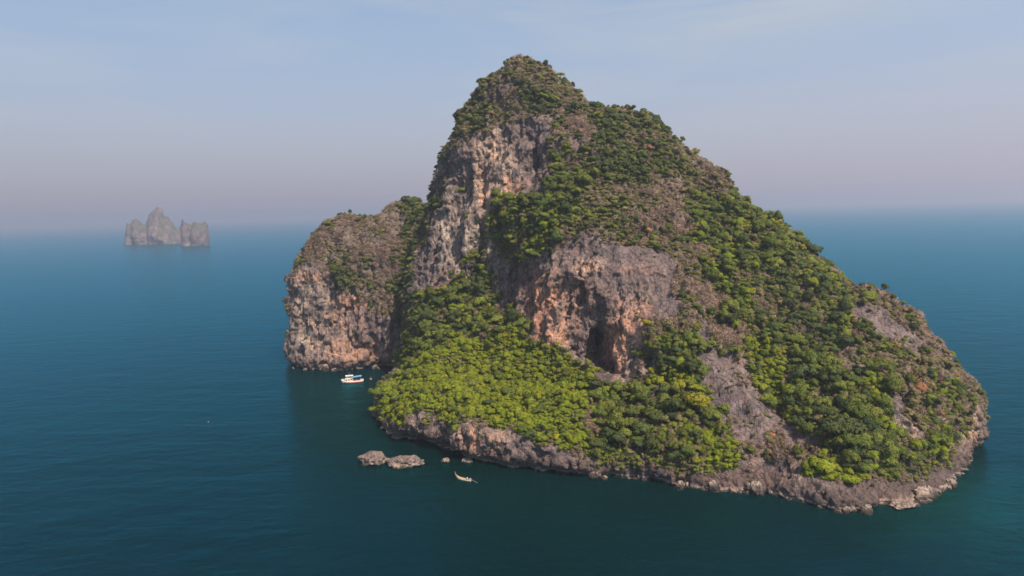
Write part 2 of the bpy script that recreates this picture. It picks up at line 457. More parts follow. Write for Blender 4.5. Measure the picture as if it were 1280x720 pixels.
# iron-stained and pale patches of the limestone: pixel, radii, strength
STAIN = [(690,385,34,38,1),(668,372,14,30,.9),(712,372,26,22,.8),(690,420,22,14,.9),(790,398,20,22,1),(772,425,14,30,.9),(735,333,12,6,.9),
         (436,378,14,9,1.3),(440,440,40,14,.7),(420,400,40,14,.45),(392,346,26,6,.6),(598,556,26,22,.9),(545,548,8,6,.9),(480,528,8,8,.6),
         (575,355,26,8,.5),(640,232,18,10,.6),(610,225,18,50,.45),(660,350,12,20,.5),(800,340,30,8,.35),(1140,540,8,20,.35),(1215,540,10,30,.6),(920,600,70,20,.3),(1120,625,30,8,.6),(700,590,60,8,.3)]
PALE = [(615,225,22,55,.9),(590,300,30,50,.6),(560,290,14,40,.6),(600,240,14,30,.6),(395,400,30,60,.5),(450,450,60,10,.5),(735,333,14,8,.8),
        (1140,530,12,26,.7),(1214,530,10,30,.8),(700,410,12,30,.5),(790,470,12,40,.5),(600,545,40,12,.4),(1010,605,25,18,.6),(680,315,20,14,.4)]
def blobs(L, u, v, P):
    m = np.zeros(len(u), np.float32)
    for a, b, ra, rb_, s in L:
        m = np.maximum(m, s * np.exp(-0.8 * (((u - a) / ra) ** 2 + ((v - b) / rb_) ** 2)))
    return np.clip(1.25 * m * (1.0 + 0.9 * fbm(P * np.array([1/5, 1/5, 1/14]), 3)), 0, 1.2)
def paint(me, V, Q):
    u, v, _ = proj(V[:, 0], V[:, 1], V[:, 2])
    n = vnormals(V, Q)
    c = cls_at(u, v, V)
    soil = np.where(c == 1, 0.12, 0.9) * np.clip((n[:, 2] + 0.25) / 0.5, 0.25, 1) * np.clip((V[:, 2] - 2.5) / 4, 0, 1)
    soil = np.where(c == 0, soil * 0.7, soil)
    for nm, a in (('green', np.where(c == 5, 0.45, (c >= 2) * 1.0)), ('soil', soil), ('stain', blobs(STAIN, u, v, V)), ('pale', blobs(PALE, u, v, V))):
        me.attributes.new(nm, 'FLOAT', 'POINT').data.foreach_set('value', a.astype(np.float32))

# ------------------------------------------------------------------ materials
class M:
    def __init__(s, name):
        s.m = bpy.data.materials.new(name); s.m.use_nodes = True
        s.n, s.l = s.m.node_tree.nodes, s.m.node_tree.links
        s.b = s.n['Principled BSDF']; s.out = s.n['Material Output']
        s.co = s.n.new('ShaderNodeTexCoord').outputs['Object']
    def noise(s, scale, detail=5, rough=0.55, stretch=None, dist=0.0, co=None):
        x = N(s.n, 'ShaderNodeTexNoise', i_Scale=scale, i_Detail=detail, i_Roughness=rough, i_Distortion=dist)
        src = co or s.co
        if stretch:
            mpn = N(s.n, 'ShaderNodeMapping'); mpn.inputs['Scale'].default_value = stretch
            s.l.new(src, mpn.inputs[0]); src = mpn.outputs[0]
        s.l.new(src, x.inputs['Vector'])
        return x.outputs['Fac']
    def ramp(s, f, stops):
        r = N(s.n, 'ShaderNodeValToRGB'); el = r.color_ramp.elements
        while len(el) < len(stops): el.new(0.5)
        for e_, (p, c) in zip(el, stops):
            e_.position = p; e_.color = (*c, 1) if len(c) == 3 else c
        s.l.new(f, r.inputs[0]); return r.outputs[0]
    def mix(s, f, a, b, mode='MIX'):
        x = N(s.n, 'ShaderNodeMix', data_type='RGBA', blend_type=mode)
        for sock, val in ((x.inputs[0], f), (x.inputs[6], a), (x.inputs[7], b)):
            if isinstance(val, bpy.types.NodeSocket): s.l.new(val, sock)
            elif isinstance(val, (int, float)): sock.default_value = val
            else: sock.default_value = (*val, 1)
        return x.outputs[2]
    def math(s, op, a, b=0.0, clamp=False):
        x = N(s.n, 'ShaderNodeMath', operation=op, use_clamp=clamp)
        for sock, val in zip(x.inputs, (a, b)):
            if isinstance(val, bpy.types.NodeSocket): s.l.new(val, sock)
            else: sock.default_value = val
        return x.outputs[0]
    def attr(s, nm):
        return N(s.n, 'ShaderNodeAttribute', attribute_name=nm).outputs['Fac']
    def bump(s, h, strength, dist, prev=None):
        x = N(s.n, 'ShaderNodeBump'); x.inputs['Strength'].default_value = strength; x.inputs['Distance'].default_value = dist
        s.l.new(h, x.inputs['Height'])
        if prev: s.l.new(prev, x.inputs['Normal'])
        return x.outputs[0]
    def set(s, **kw):
        for k_, v_ in kw.items():
            i = s.b.inputs[k_.replace('_', ' ')]
            if isinstance(v_, bpy.types.NodeSocket): s.l.new(v_, i)
            elif isinstance(v_, (tuple, list)): i.default_value = (*v_, 1)
            else: i.default_value = v_
        return s.m
G = lambda x: (x, x, x)

def rock_material(name, zones=True):
    m = M(name)
    big = m.noise(0.045, 4, 0.55)
    c = m.ramp(m.noise(0.22, 8, 0.74, (1, 1, 0.45)), [(0.30, (0.040, 0.030, 0.036)), (0.43, (0.108, 0.080, 0.086)), (0.55, (0.172, 0.128, 0.130)), (0.75, (0.275, 0.208, 0.200))])
    c = m.mix(m.ramp(big, [(0.40, G(0)), (0.65, G(0.5))]), c, (0.215, 0.146, 0.130))
    if zones:
        c = m.mix(m.math('MULTIPLY', m.attr('pale'), m.ramp(m.noise(0.5, 6, 0.7, (1, 1, 0.25)), [(0.35, G(0.25)), (0.65, G(1))]), True), c, (0.56, 0.43, 0.33))
        st = m.mix(m.noise(0.3, 4), (0.50, 0.205, 0.120), (0.62, 0.34, 0.23))
        c = m.mix(m.math('MULTIPLY', m.attr('stain'), m.ramp(m.noise(0.4, 6, 0.7, (1, 1, 0.3)), [(0.32, G(0.15)), (0.6, G(0.95))]), True), c, st)
    else:
        c = m.mix(0.45, c, (0.34, 0.25, 0.19))
    # black and grey algae streaks that run down the wall
    stk = m.ramp(m.noise(0.42, 7, 0.68, (1, 1, 0.05), 0.6), [(0.485, G(0)), (0.55, G(0.94))])
    c = m.mix(m.math('MULTIPLY', stk, m.ramp(m.noise(0.06, 3), [(0.35, G(0.2)), (0.6, G(1))])), c, (0.060, 0.056, 0.064))
    if zones:
        sc = m.mix(m.ramp(m.noise(0.35, 6, 0.7), [(0.38, G(0)), (0.62, G(1))]), (0.115, 0.098, 0.058), (0.205, 0.152, 0.118))
        sc = m.mix(m.attr('green'), sc, m.mix(m.noise(0.5, 5), (0.045, 0.062, 0.016), (0.11, 0.125, 0.028)))
        sf = m.math('MULTIPLY', m.attr('soil'), m.ramp(m.noise(0.6, 5, 0.7), [(0.30, G(0.35)), (0.55, G(1))]))
        c = m.mix(sf, c, sc)
    sepz = N(m.n, 'ShaderNodeSeparateXYZ'); m.l.new(m.co, sepz.inputs[0])
    z = m.math('ADD', sepz.outputs['Z'], m.math('MULTIPLY', m.math('SUBTRACT', m.noise(0.5, 4), 0.5), 1.6))
    c = m.mix(m.ramp(m.math('MULTIPLY', z, 0.1), [(0.05, G(0.8 if zones else 0.15)), (0.50, G(0.7 if zones else 0.1)), (0.95, G(0))]), c, m.mix(m.noise(0.8, 6, 0.7), (0.030, 0.023, 0.025), (0.155, 0.108, 0.096)))
    c = m.mix(m.ramp(m.math('MULTIPLY', z, 0.1), [(0.05, G(0)), (0.075, G(0.45)), (0.11, G(0.4)), (0.15, G(0))]), c, (0.42, 0.33, 0.27))
    c = m.mix(m.ramp(m.math('MULTIPLY', z, 0.1), [(0.02, G(0.9)), (0.06, G(0))]), c, (0.028, 0.026, 0.022))
    b = m.bump(m.noise(0.9, 8, 0.7, (1, 1, 0.35)), 0.9, 0.7)
    vo = N(m.n, 'ShaderNodeTexVoronoi', feature='DISTANCE_TO_EDGE', i_Scale=0.45)
    mpv = N(m.n, 'ShaderNodeMapping'); mpv.inputs['Scale'].default_value = (1, 1, 0.4)
    wv = N(m.n, 'ShaderNodeVectorMath', operation='MULTIPLY_ADD')
    nz_ = N(m.n, 'ShaderNodeTexNoise', i_Scale=0.5, i_Detail=4.0); m.l.new(m.co, nz_.inputs['Vector'])
    m.l.new(nz_.outputs['Color'], wv.inputs[0]); wv.inputs[1].default_value = (3, 3, 3); m.l.new(m.co, wv.inputs[2])
    m.l.new(wv.outputs[0], mpv.inputs[0]); m.l.new(mpv.outputs[0], vo.inputs['Vector'])
    b = m.bump(m.ramp(vo.outputs['Distance'], [(0.0, G(0)), (0.12, G(1))]), 0.7, 0.8, b)
    return m.set(Base_Color=c, Roughness=0.92, Normal=b, Specular_IOR_Level=0.15)
MAT_ROCK = rock_material('limestone')

def far_material():
    m = M('hazy_limestone')
    gn = N(m.n, 'ShaderNodeNewGeometry'); sp = N(m.n, 'ShaderNodeSeparateXYZ'); m.l.new(gn.outputs['Normal'], sp.inputs[0])
    c = m.ramp(m.noise(0.03, 7, 0.7), [(0.3, (0.065, 0.054, 0.068)), (0.5, (0.15, 0.115, 0.122)), (0.68, (0.36, 0.225, 0.18))])
    f = m.math('MULTIPLY_ADD' if False else 'ADD', sp.outputs['Z'], m.math('MULTIPLY', m.math('SUBTRACT', m.noise(0.05, 6, 0.7), 0.5), 1.6))
    c = m.mix(m.ramp(f, [(0.18, G(0)), (0.45, G(0.9))]), c, m.mix(m.noise(0.08, 5), (0.05, 0.06, 0.035), (0.13, 0.11, 0.085)))
    return m.set(Base_Color=c, Roughness=0.95, Specular_IOR_Level=0.1)

def sea_material():
    m = M('sea_water')
    # deep blue offshore, greener over the shelf round the island
    vd = N(m.n, 'ShaderNodeVectorMath', operation='DISTANCE')
    mpn = N(m.n, 'ShaderNodeMapping'); mpn.inputs['Scale'].default_value = (0.62, 1.0, 1)
    m.l.new(m.co, mpn.inputs[0]); m.l.new(mpn.outputs[0], vd.inputs[0]); vd.inputs[1].default_value = (40 * 0.62, 330, 0)
    dd = m.math('ADD', vd.outputs['Value'], m.math('MULTIPLY', m.noise(0.012, 4), 90))
    c = m.ramp(m.math('DIVIDE', dd, 600.0), [(0.22, (0.0006, 0.010, 0.0085)), (0.42, (0.0006, 0.0075, 0.011)), (0.8, (0.0010, 0.013, 0.025))])
    c = m.mix(m.ramp(m.noise(0.004, 4, 0.6, (0.35, 1, 1)), [(0.4, G(0)), (0.65, G(0.35))]), c, (0.0015, 0.020, 0.030))
    reef = at_sea(1185, 622)                   # a pale shelf off the spur
    v2 = N(m.n, 'ShaderNodeVectorMath', operation='DISTANCE'); m.l.new(m.co, v2.inputs[0]); v2.inputs[1].default_value = reef
    rf = m.math('ADD', m.math('DIVIDE', v2.outputs['Value'], 60.0), m.math('MULTIPLY', m.math('SUBTRACT', m.noise(0.06, 4), 0.5), 0.7))
    c = m.mix(m.ramp(rf, [(0.15, G(0.85)), (0.95, G(0))]), c, (0.002, 0.026, 0.023))
    w1 = m.noise(0.20, 4, 0.6, (0.55, 1, 1), 0.4)
    w2 = m.noise(0.055, 3, 0.5, (0.5, 1, 1), 0.3)
    w3 = m.noise(0.9, 3, 0.6, (0.6, 1, 1))
    calm = m.ramp(m.noise(0.0045, 4, 0.55, (0.5, 1, 1)), [(0.35, G(0.55)), (0.6, G(1))])
    b = m.bump(w2, 0.5, 2.0)
    b = m.bump(m.math('MULTIPLY', w1, calm), 0.65, 1.0, b)
    b = m.bump(m.math('MULTIPLY', w3, calm), 0.35, 0.16, b)
    df = N(m.n, 'ShaderNodeBsdfDiffuse'); m.l.new(c, df.inputs['Color'])
    gl = N(m.n, 'ShaderNodeBsdfGlossy'); gl.inputs['Color'].default_value = (0.06, 0.54, 0.72, 1); gl.inputs['Roughness'].default_value = 0.2
    fr = N(m.n, 'ShaderNodeFresnel'); fr.inputs['IOR'].default_value = 1.333
    for x in (gl, fr): m.l.new(b, x.inputs['Normal'])
    ms = N(m.n, 'ShaderNodeMixShader'); m.l.new(fr.outputs[0], ms.inputs[0]); m.l.new(df.outputs[0], ms.inputs[1]); m.l.new(gl.outputs[0], ms.inputs[2])
    m.l.new(ms.outputs[0], m.out.inputs['Surface']); m.n.remove(m.b)
    return m.m

def leaf_material(name, lo, hi, trans=0.25, spread=0.56):
    m = M(name)
    oi = N(m.n, 'ShaderNodeObjectInfo')
    c = m.mix(oi.outputs['Random'], lo, hi)
    c = m.mix(m.noise(5.0, 3, 0.6), c, m.mix(0.5, c, tuple(x * 0.45 for x in lo)))
    hs = N(m.n, 'ShaderNodeHueSaturation'); m.l.new(c, hs.inputs['Color'])
    m.l.new(m.math('ADD', 1.0 - spread / 2, m.math('MULTIPLY', m.math('FRACT', m.math('MULTIPLY', oi.outputs['Random'], 17.3)), spread)), hs.inputs['Value'])
    c = hs.outputs[0]
    m.set(Base_Color=c, Roughness=0.75, Specular_IOR_Level=0.2)
    tr = N(m.n, 'ShaderNodeBsdfTranslucent'); m.l.new(c, tr.inputs['Color'])
    ms = N(m.n, 'ShaderNodeMixShader'); ms.inputs[0].default_value = trans
    m.l.new(m.b.outputs[0], ms.inputs[1]); m.l.new(tr.outputs[0], ms.inputs[2]); m.l.new(ms.outputs[0], m.out.inputs['Surface'])
    return m.m
LEAF = {
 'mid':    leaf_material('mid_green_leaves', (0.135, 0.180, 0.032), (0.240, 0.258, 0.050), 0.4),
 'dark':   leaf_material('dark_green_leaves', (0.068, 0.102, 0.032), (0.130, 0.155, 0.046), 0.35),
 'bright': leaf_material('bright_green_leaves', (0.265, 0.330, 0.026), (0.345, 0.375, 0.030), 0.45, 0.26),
 'yellow': leaf_material('yellow_green_leaves', (0.340, 0.330, 0.030), (0.430, 0.360, 0.032), 0.4),
 'olive':  leaf_material('olive_leaves', (0.205, 0.185, 0.078), (0.310, 0.250, 0.120), 0.35),
 'dry':    leaf_material('dry_twigs', (0.300, 0.218, 0.188), (0.450, 0.320, 0.265), 0.25),
 'rust':   leaf_material('rust_leaves', (0.340, 0.170, 0.090), (0.490, 0.265, 0.145), 0.3),
}
def plain(name, c, rough=0.6, var=0.25, scale=3.0, spec=0.3):
    m = M(name)
    f = m.noise(scale, 5, 0.6)
    return m.set(Base_Color=m.mix(f, tuple(x * (1 - var) for x in c), tuple(min(1, x * (1 + var)) for x in c)), Roughness=rough, Specular_IOR_Level=spec)
BARK = plain('bark', (0.16, 0.12, 0.095), 0.9)

# ------------------------------------------------------------------ island, sea
isl = link('island_terrain', mesh_from('island_terrain', V1, Q1, [MAT_ROCK])); paint(isl.data, V1, Q1)
tag(isl, kind='structure', label='steep limestone island with a pointed green summit and orange-streaked cliffs')
bluff = link('bluff', mesh_from('bluff', V2, Q2, [MAT_ROCK]), isl); paint(bluff.data, V2, Q2)
bluff['label'] = 'squat flat-topped limestone bluff behind the cove'
SEA = 42000.0
xs = np.array([-SEA, SEA]); sea = link('sea', mesh_from('sea', np.array([(-SEA, -3000, 0), (SEA, -3000, 0), (SEA, SEA, 0), (-SEA, SEA, 0)]), np.array([[0, 1, 2, 3]]), [sea_material()], False))
tag(sea, kind='structure')

# ------------------------------------------------------------------ plants: prototypes, one unit across
def leaf_cloud(seed, kind):
    r = np.random.default_rng(seed)
    if kind == 'tree':    nl, cz, sp, lr, per, ls = 12, 0.62, (0.33, 0.33, 0.30), (0.15, 0.25), 125, 0.068
    elif kind == 'flat':  nl, cz, sp, lr, per, ls = 13, 0.60, (0.40, 0.40, 0.20), (0.13, 0.21), 110, 0.066
    elif kind == 'bush':  nl, cz, sp, lr, per, ls = 11, 0.32, (0.34, 0.34, 0.28), (0.15, 0.25), 125, 0.068
    else:                 nl, cz, sp, lr, per, ls = 13, 0.30, (0.35, 0.35, 0.28), (0.16, 0.26), 130, 0.075
    if kind == 'dry':
        n = 330
        d = r.normal(size=(n, 3)); d[:, 2] = np.abs(d[:, 2]) * 1.15 + 0.12; d /= np.linalg.norm(d, axis=1, keepdims=True)
        o = r.normal(size=(n, 3)) * (0.10, 0.10, 0.02); q = r.random((n, 1)) ** 0.8
        c = o + d * np.array([0.50, 0.50, 0.62]) * (0.25 + 0.75 * q)
        dd = d + 0.35 * r.normal(size=(n, 3)); dd /= np.linalg.norm(dd, axis=1, keepdims=True)
        b = np.cross(dd, r.normal(size=(n, 3))); b /= np.linalg.norm(b, axis=1, keepdims=True)
        ln = (0.07 + 0.10 * r.random((n, 1))); wd = 0.010 + 0.014 * r.random((n, 1))
        V = np.stack([c - dd * ln, c - b * wd, c + dd * ln, c + b * wd], 1).reshape(-1, 3)
        sn = d + (0, 0, 0.5); sn /= np.linalg.norm(sn, axis=1, keepdims=True)
        return V, np.arange(len(V)).reshape(-1, 4), np.repeat(sn, 4, 0)
    cs, ns, ss = [], [], []
    for i in range(nl):
        d = r.normal(size=3); d /= np.linalg.norm(d); d[2] = abs(d[2]) * 1.1 - 0.35
        c = d * np.array(sp) * (0.45 + 0.6 * r.random()) * (1 + 0.25 * r.normal()) + (0, 0, cz)
        rad = r.uniform(*lr)
        p = r.normal(size=(per, 3)); p /= np.linalg.norm(p, axis=1, keepdims=True)
        p[:, 2] = np.where(p[:, 2] < -0.3, -p[:, 2], p[:, 2])
        cs.append(c + p * rad * (0.75 + 0.35 * r.random((per, 1))) * np.array([1, 1, 0.8])); ns.append(p); ss.append(np.full(per, ls))
    c = np.concatenate(cs); nrm = np.concatenate(ns) + 0.38 * r.normal(size=(len(c), 3)); nrm /= np.linalg.norm(nrm, axis=1, keepdims=True)
    s_ = ls * (0.7 + 0.6 * r.random(len(c)))
    t = np.cross(nrm, r.normal(size=(len(c), 3))); t /= np.linalg.norm(t, axis=1, keepdims=True); b = np.cross(nrm, t)
    wl_ = (0.62, 0.5) if kind != 'dry' else (0.95, 0.20)
    a_, b_ = t * (s_ * wl_[0])[:, None], b * (s_ * wl_[1])[:, None]
    bend = nrm * (s_ * 0.22)[:, None]
    V = np.stack([c - a_ - bend, c - b_ * 0.9, c + a_ - bend, c + b_ * 1.1], 1).reshape(-1, 3)
    V[:, 2] = np.maximum(V[:, 2], -0.05)
    sn = 0.75 * np.concatenate(ns) + 0.45 * (c - np.array([0, 0, cz - 0.15])) / 0.4 + 0.30 * nrm
    sn = np.repeat(sn / np.linalg.norm(sn, axis=1, keepdims=True), 4, 0)
    return V, np.arange(len(V)).reshape(-1, 4), sn
def trunk_geo(seed, kind):
    r = np.random.default_rng(seed + 99)
    V, Q = [], []
    def tube(p0, p1, r0, r1, n=6):
        p0, p1 = np.array(p0), np.array(p1); d = p1 - p0; d /= np.linalg.norm(d)
        t = np.cross(d, (0.3, 0.9, 0.1)); t /= np.linalg.norm(t); b = np.cross(d, t); o = len(V)
        for p, rr in ((p0, r0), (p1, r1)):
            for i in range(n):
                a = i * 2 * math.pi / n; V.append(p + rr * (math.cos(a) * t + math.sin(a) * b))
        for i in range(n): Q.append((o + i, o + (i + 1) % n, o + n + (i + 1) % n, o + n + i))
    if kind in ('tree', 'flat'):
        top = (r.normal() * 0.04, r.normal() * 0.04, 0.42)
        tube((0, 0, -0.25), top, 0.042, 0.026)
        for i in range(5):
            a = i * 1.26 + r.random(); tube(top, (0.27 * math.cos(a), 0.27 * math.sin(a), 0.58 + 0.1 * r.random()), 0.02, 0.007)
    else:
        for i in range(7):
            a = i * 0.9 + r.random(); tube((0.02 * math.cos(a), 0.02 * math.sin(a), -0.2), (0.3 * math.cos(a), 0.3 * math.sin(a), 0.25 + 0.2 * r.random()), 0.016, 0.005)
    return np.array(V), np.array(Q)
SHAPES = {'mid': ['tree', 'tree', 'bush', 'flat'], 'dark': ['tree', 'tree', 'bush', 'flat'], 'bright': ['bush', 'bush', 'bush', 'tree'], 'yellow': ['bush', 'tree', 'bush', 'bush'],
          'olive': ['bush', 'tree', 'bush', 'bush'], 'dry': ['dry', 'dry', 'dry', 'dry'], 'rust': ['bush', 'dry', 'tree', 'bush']}
TINTS = list(LEAF)
protos = bpy.data.collections.new('plant_patterns')
CROWN, TRUNK = {}, {}
for ti, t in enumerate(TINTS):
    for j, k in enumerate(SHAPES[t]):
        seed = j * 13 + {'tree': 1, 'flat': 2, 'bush': 3, 'dry': 4}[k] * 101
        cv, cq, cn_ = leaf_cloud(seed, k); tv, tq = trunk_geo(seed, k)
        CROWN[t, j] = mesh_from('crown', cv, cq, [LEAF[t]], True)
        CROWN[t, j].normals_split_custom_set_from_vertices([tuple(x) for x in cn_])
        TRUNK[t, j] = mesh_from('trunk', tv, tq, [BARK], True)
        me = mesh_from('plant', np.concatenate([cv, tv]), np.concatenate([cq, tq + len(cv)]), [LEAF[t], BARK], True)
        mi = np.zeros(len(cq) + len(tq), np.int32); mi[len(cq):] = 1
        me.polygons.foreach_set('material_index', mi)
        me.normals_split_custom_set_from_vertices([tuple(x) for x in cn_] + [tuple(x) for x in (tv * (1, 1, 0) + 1e-4) / np.linalg.norm(tv * (1, 1, 0) + 1e-4, axis=1, keepdims=True)])
        o = bpy.data.objects.new('pattern_%02d' % (ti * 4 + j), me); protos.objects.link(o)

# ------------------------------------------------------------------ plants: where each one stands
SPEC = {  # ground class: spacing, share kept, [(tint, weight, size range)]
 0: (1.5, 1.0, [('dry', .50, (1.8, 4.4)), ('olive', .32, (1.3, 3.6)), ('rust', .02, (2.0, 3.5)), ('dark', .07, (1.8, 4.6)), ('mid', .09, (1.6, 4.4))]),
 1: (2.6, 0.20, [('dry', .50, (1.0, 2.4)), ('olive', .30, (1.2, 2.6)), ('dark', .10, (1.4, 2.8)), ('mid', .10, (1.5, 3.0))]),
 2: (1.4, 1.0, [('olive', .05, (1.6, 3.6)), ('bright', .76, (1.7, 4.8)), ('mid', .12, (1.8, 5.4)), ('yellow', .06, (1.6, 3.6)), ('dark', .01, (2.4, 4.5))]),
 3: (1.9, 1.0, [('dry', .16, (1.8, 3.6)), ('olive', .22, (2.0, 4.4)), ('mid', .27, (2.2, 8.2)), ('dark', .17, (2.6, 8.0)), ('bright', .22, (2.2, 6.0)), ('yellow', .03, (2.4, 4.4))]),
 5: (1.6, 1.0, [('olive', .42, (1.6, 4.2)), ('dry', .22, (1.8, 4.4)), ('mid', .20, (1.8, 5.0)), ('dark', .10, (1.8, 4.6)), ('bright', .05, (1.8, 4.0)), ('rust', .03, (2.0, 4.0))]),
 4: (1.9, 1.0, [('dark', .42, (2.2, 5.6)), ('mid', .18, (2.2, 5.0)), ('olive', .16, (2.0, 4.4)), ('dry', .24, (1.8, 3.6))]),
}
def sample(V, Q, dens):
    a = 0.5 * np.linalg.norm(np.cross(V[Q[:, 2]] - V[Q[:, 0]], V[Q[:, 3]] - V[Q[:, 1]]), axis=1)
    n = int(a.sum() * dens)
    f = np.searchsorted(np.cumsum(a) / a.sum(), rng.random(n))
    s, t = rng.random((2, n, 1))
    q = V[Q[f]]
    P = (q[:, 0] * (1 - s) + q[:, 1] * s) * (1 - t) + (q[:, 3] * (1 - s) + q[:, 2] * s) * t
    nn = vnormals(V, Q)[Q[f]].mean(1)
    return P, nn
def grow(V, Q):
    P, nn = sample(V, Q, 0.85)
    u, v, dep = proj(P[:, 0], P[:, 1], P[:, 2])
    c = cls_at(u, v, P)
    keep = P[:, 2] > np.where(c == 1, 5.0, 3.2) + 2.2 * fbm(P / 8, 2)
    nz = nn[:, 2]
    pk = np.where(c == 1, np.clip((nz - 0.10) * 1.2, 0, 1), np.clip((nz + 0.32) * 2.2, 0, 1))
    pk = pk * np.array([SPEC[i][1] for i in range(6)])[c]
    pk = np.where((c == 0) | (c == 5), np.clip((nz + 0.05) * 1.8, 0.05, 1), pk)
    patch = fbm(P / 13, 2)
    pk = np.where(c == 1, pk * np.clip(2.2 * fbm(P / 11 + 21, 2), 0, 3), pk)
    pk = np.where(c == 0, pk * np.clip(0.62 + 1.3 * patch, 0.08, 1), np.where(c == 5, pk * np.clip(0.8 + 1.2 * patch, 0.12, 1), pk))
    keep &= rng.random(len(P)) < pk
    P, nn, c, u, v, dep, patch = P[keep], nn[keep], c[keep], u[keep], v[keep], dep[keep], patch[keep]
    sp = np.array([SPEC[i][0] for i in range(6)])[c]
    key = np.floor(P / sp[:, None]).astype(np.int64)
    hsh = (key[:, 0] * 73856093) ^ (key[:, 1] * 19349663) ^ (key[:, 2] * 83492791) ^ (c * 7)
    _, first = np.unique(hsh, return_index=True)
    P, nn, c, u, v, dep = P[first], nn[first], c[first], u[first], v[first], dep[first]
    tint = np.zeros(len(P), int); size = np.zeros(len(P))
    pn = np.clip(0.5 + 0.55 * fbm(P / 10 + 70, 2) + 0.16 * rng.normal(size=len(P)), 0, 0.9999)   # kinds come in patches
    pn = np.argsort(np.argsort(pn)) / len(pn) if len(pn) else pn
    for i in range(6):
        m = c == i
        if not m.any(): continue
        rk = np.argsort(np.argsort(pn[m])) / m.sum()
        rk = np.where(rng.random(m.sum()) < 0.3, rng.random(m.sum()), rk)
        w = np.array([x[1] for x in SPEC[i][2]]); w = w / w.sum()
        kk = np.searchsorted(np.cumsum(w), rk).clip(0, len(w) - 1)
        tint[m] = np.array([TINTS.index(x[0]) for x in SPEC[i][2]])[kk]
        lo = np.array([x[2][0] for x in SPEC[i][2]])[kk]; hi = np.array([x[2][1] for x in SPEC[i][2]])[kk]
        size[m] = lo + (hi - lo) * rng.random(m.sum()) ** 2.2
    low = np.clip((P[:, 2] - 3) / 6, 0.45, 1)
    return P, nn, c, u, v, dep, tint, size * low
parts = [grow(V1, Q1), grow(V2, Q2)]
nA = len(parts[0][0])
P, NN, C, PU, PV, PD, TI, SZ = [np.concatenate([a, b]) for a, b in zip(*parts)]
on_bluff = np.arange(len(P)) >= nA
# plants that stand out in the photograph: pixel, tint, shape, width in metres, label
SPECIAL = [(1052,538,'dark',3,15,'big dark green layered tree over the rocks at the slope foot'),
 (1072,515,'mid',3,10,'layered mid-green tree just above the big dark layered tree'),
 (872,505,'yellow',1,12,'tall yellow-green tree draped in creepers at the slab edge'),
 (850,480,'yellow',0,9,'rounded yellow-green tree at the foot of the cave pillar'),
 (475,490,'mid',3,11,'flat-topped umbrella tree on the cove side of the headland'),
 (468,510,'bright',1,7,'bright green bush hanging over the headland tip'),
 (632,266,'bright',3,9,'bright green tree alone on the ledge beside the pale cliff'),
 (577,236,'mid',2,6,'lone green bush clinging to the tall pale cliff'),
 (1150,487,'rust',2,8,'rust-orange shrub above the small rock face'),
 (1140,470,'rust',1,8,'brown-orange tree on the spur beside the rust shrub'),
 (808,402,'yellow',2,5,'small yellow-crowned bush beside the cave pillar'),
 (835,408,'olive',1,9,'broad olive tree under the purple slab top'),
 (880,432,'mid',3,10,'wide green tree hanging at the top of the bare slab'),
 (1085,368,'mid',2,8,'green bush capping the rocky knob on the ridge'),
 (812,184,'rust',3,5,'pale straw-coloured bush among the upper dark trees'),
 (1030,583,'bright',0,8,'patch of lime green creeper over the shore rocks'),
 (1062,600,'bright',2,7,'low lime green bush on the point above the waterline'),
 (745,495,'mid',1,8,'round green tree in front of the cave mouth'),
 (570,535,'bright',3,6,'green bush leaning over the undercut headland cliff')]
bvh = BVHTree.FromPolygons([tuple(x) for x in V1], [tuple(int(i) for i in q) for q in Q1[::1]])
bvh2 = BVHTree.FromPolygons([tuple(x) for x in V2], [tuple(int(i) for i in q) for q in Q2])
cv_ = Vector(CAM)
def seen(p):
    d = Vector(p) - cv_
    L = d.length; d.normalize()
    for b in (bvh, bvh2):
        h = b.ray_cast(cv_, d, L - 3.0)
        if h[0] is not None: return False
    return True
LAND = [((648,78),'the pointed summit'),((675,200),'the dark cleft under the summit'),((600,240),'the tall pale cliff'),((632,266),'the bright lone ledge tree'),((748,445),'the cave mouth'),
 ((728,362),'the narrow slot over the cave'),((788,450),'the cave pillar'),((690,395),'the orange cliff'),((690,305),'the rim of the orange cliff'),((882,412),'the top of the bare slab'),((925,500),'the middle of the bare slab'),
 ((965,548),'the foot of the bare slab'),((1085,372),'the knob on the ridge'),((1115,412),'the rock face under the knob'),((1135,522),'the small rock face on the spur'),((1152,488),'the rust-orange shrub'),
 ((1214,530),'the cliff ending the spur'),((1052,540),'the big dark layered tree'),((1030,606),'the rocky point'),((464,520),'the headland tip'),((480,492),'the umbrella tree'),((600,548),'the orange headland wall'),
 ((530,535),'the undercut headland cliff'),((640,395),'the shady recess at the cliff foot'),((800,588),'the shore rocks below the wood'),((872,506),'the creeper-draped yellow-green tree'),((785,142),'the shoulder below the summit'),
 ((928,252),'the step in the ridge'),((812,186),'the straw-coloured bush'),((815,272),'the dry slope over the cave'),((990,298),'the middle of the ridge'),((985,455),'the gully beside the slab'),((550,400),'the green apron under the pale cliff'),
 ((640,480),'the middle of the low headland'),((700,560),'the notch between headland and wood'),((575,160),'the steep flank of the summit'),((1180,590),'the shore under the spur'),((1000,380),'the wooded slope below the ridge')]
LAND_B = [((505,262),'the highest hump of the bluff'),((390,318),'the rim of the flat-topped bluff'),((436,380),'the red stain on the bluff'),((430,445),'the foot of the flat-topped bluff'),((470,310),'the middle of the flat-topped bluff')]
def hit(u, v, b):
    d = Vector(ray(u, v)[0]); d.normalize(); q = b.ray_cast(cv_, d)
    return np.array(q[0]) if q[0] is not None else None
LP = [(hit(*p, bvh), w) for p, w in LAND]; LP = [x for x in LP if x[0] is not None]
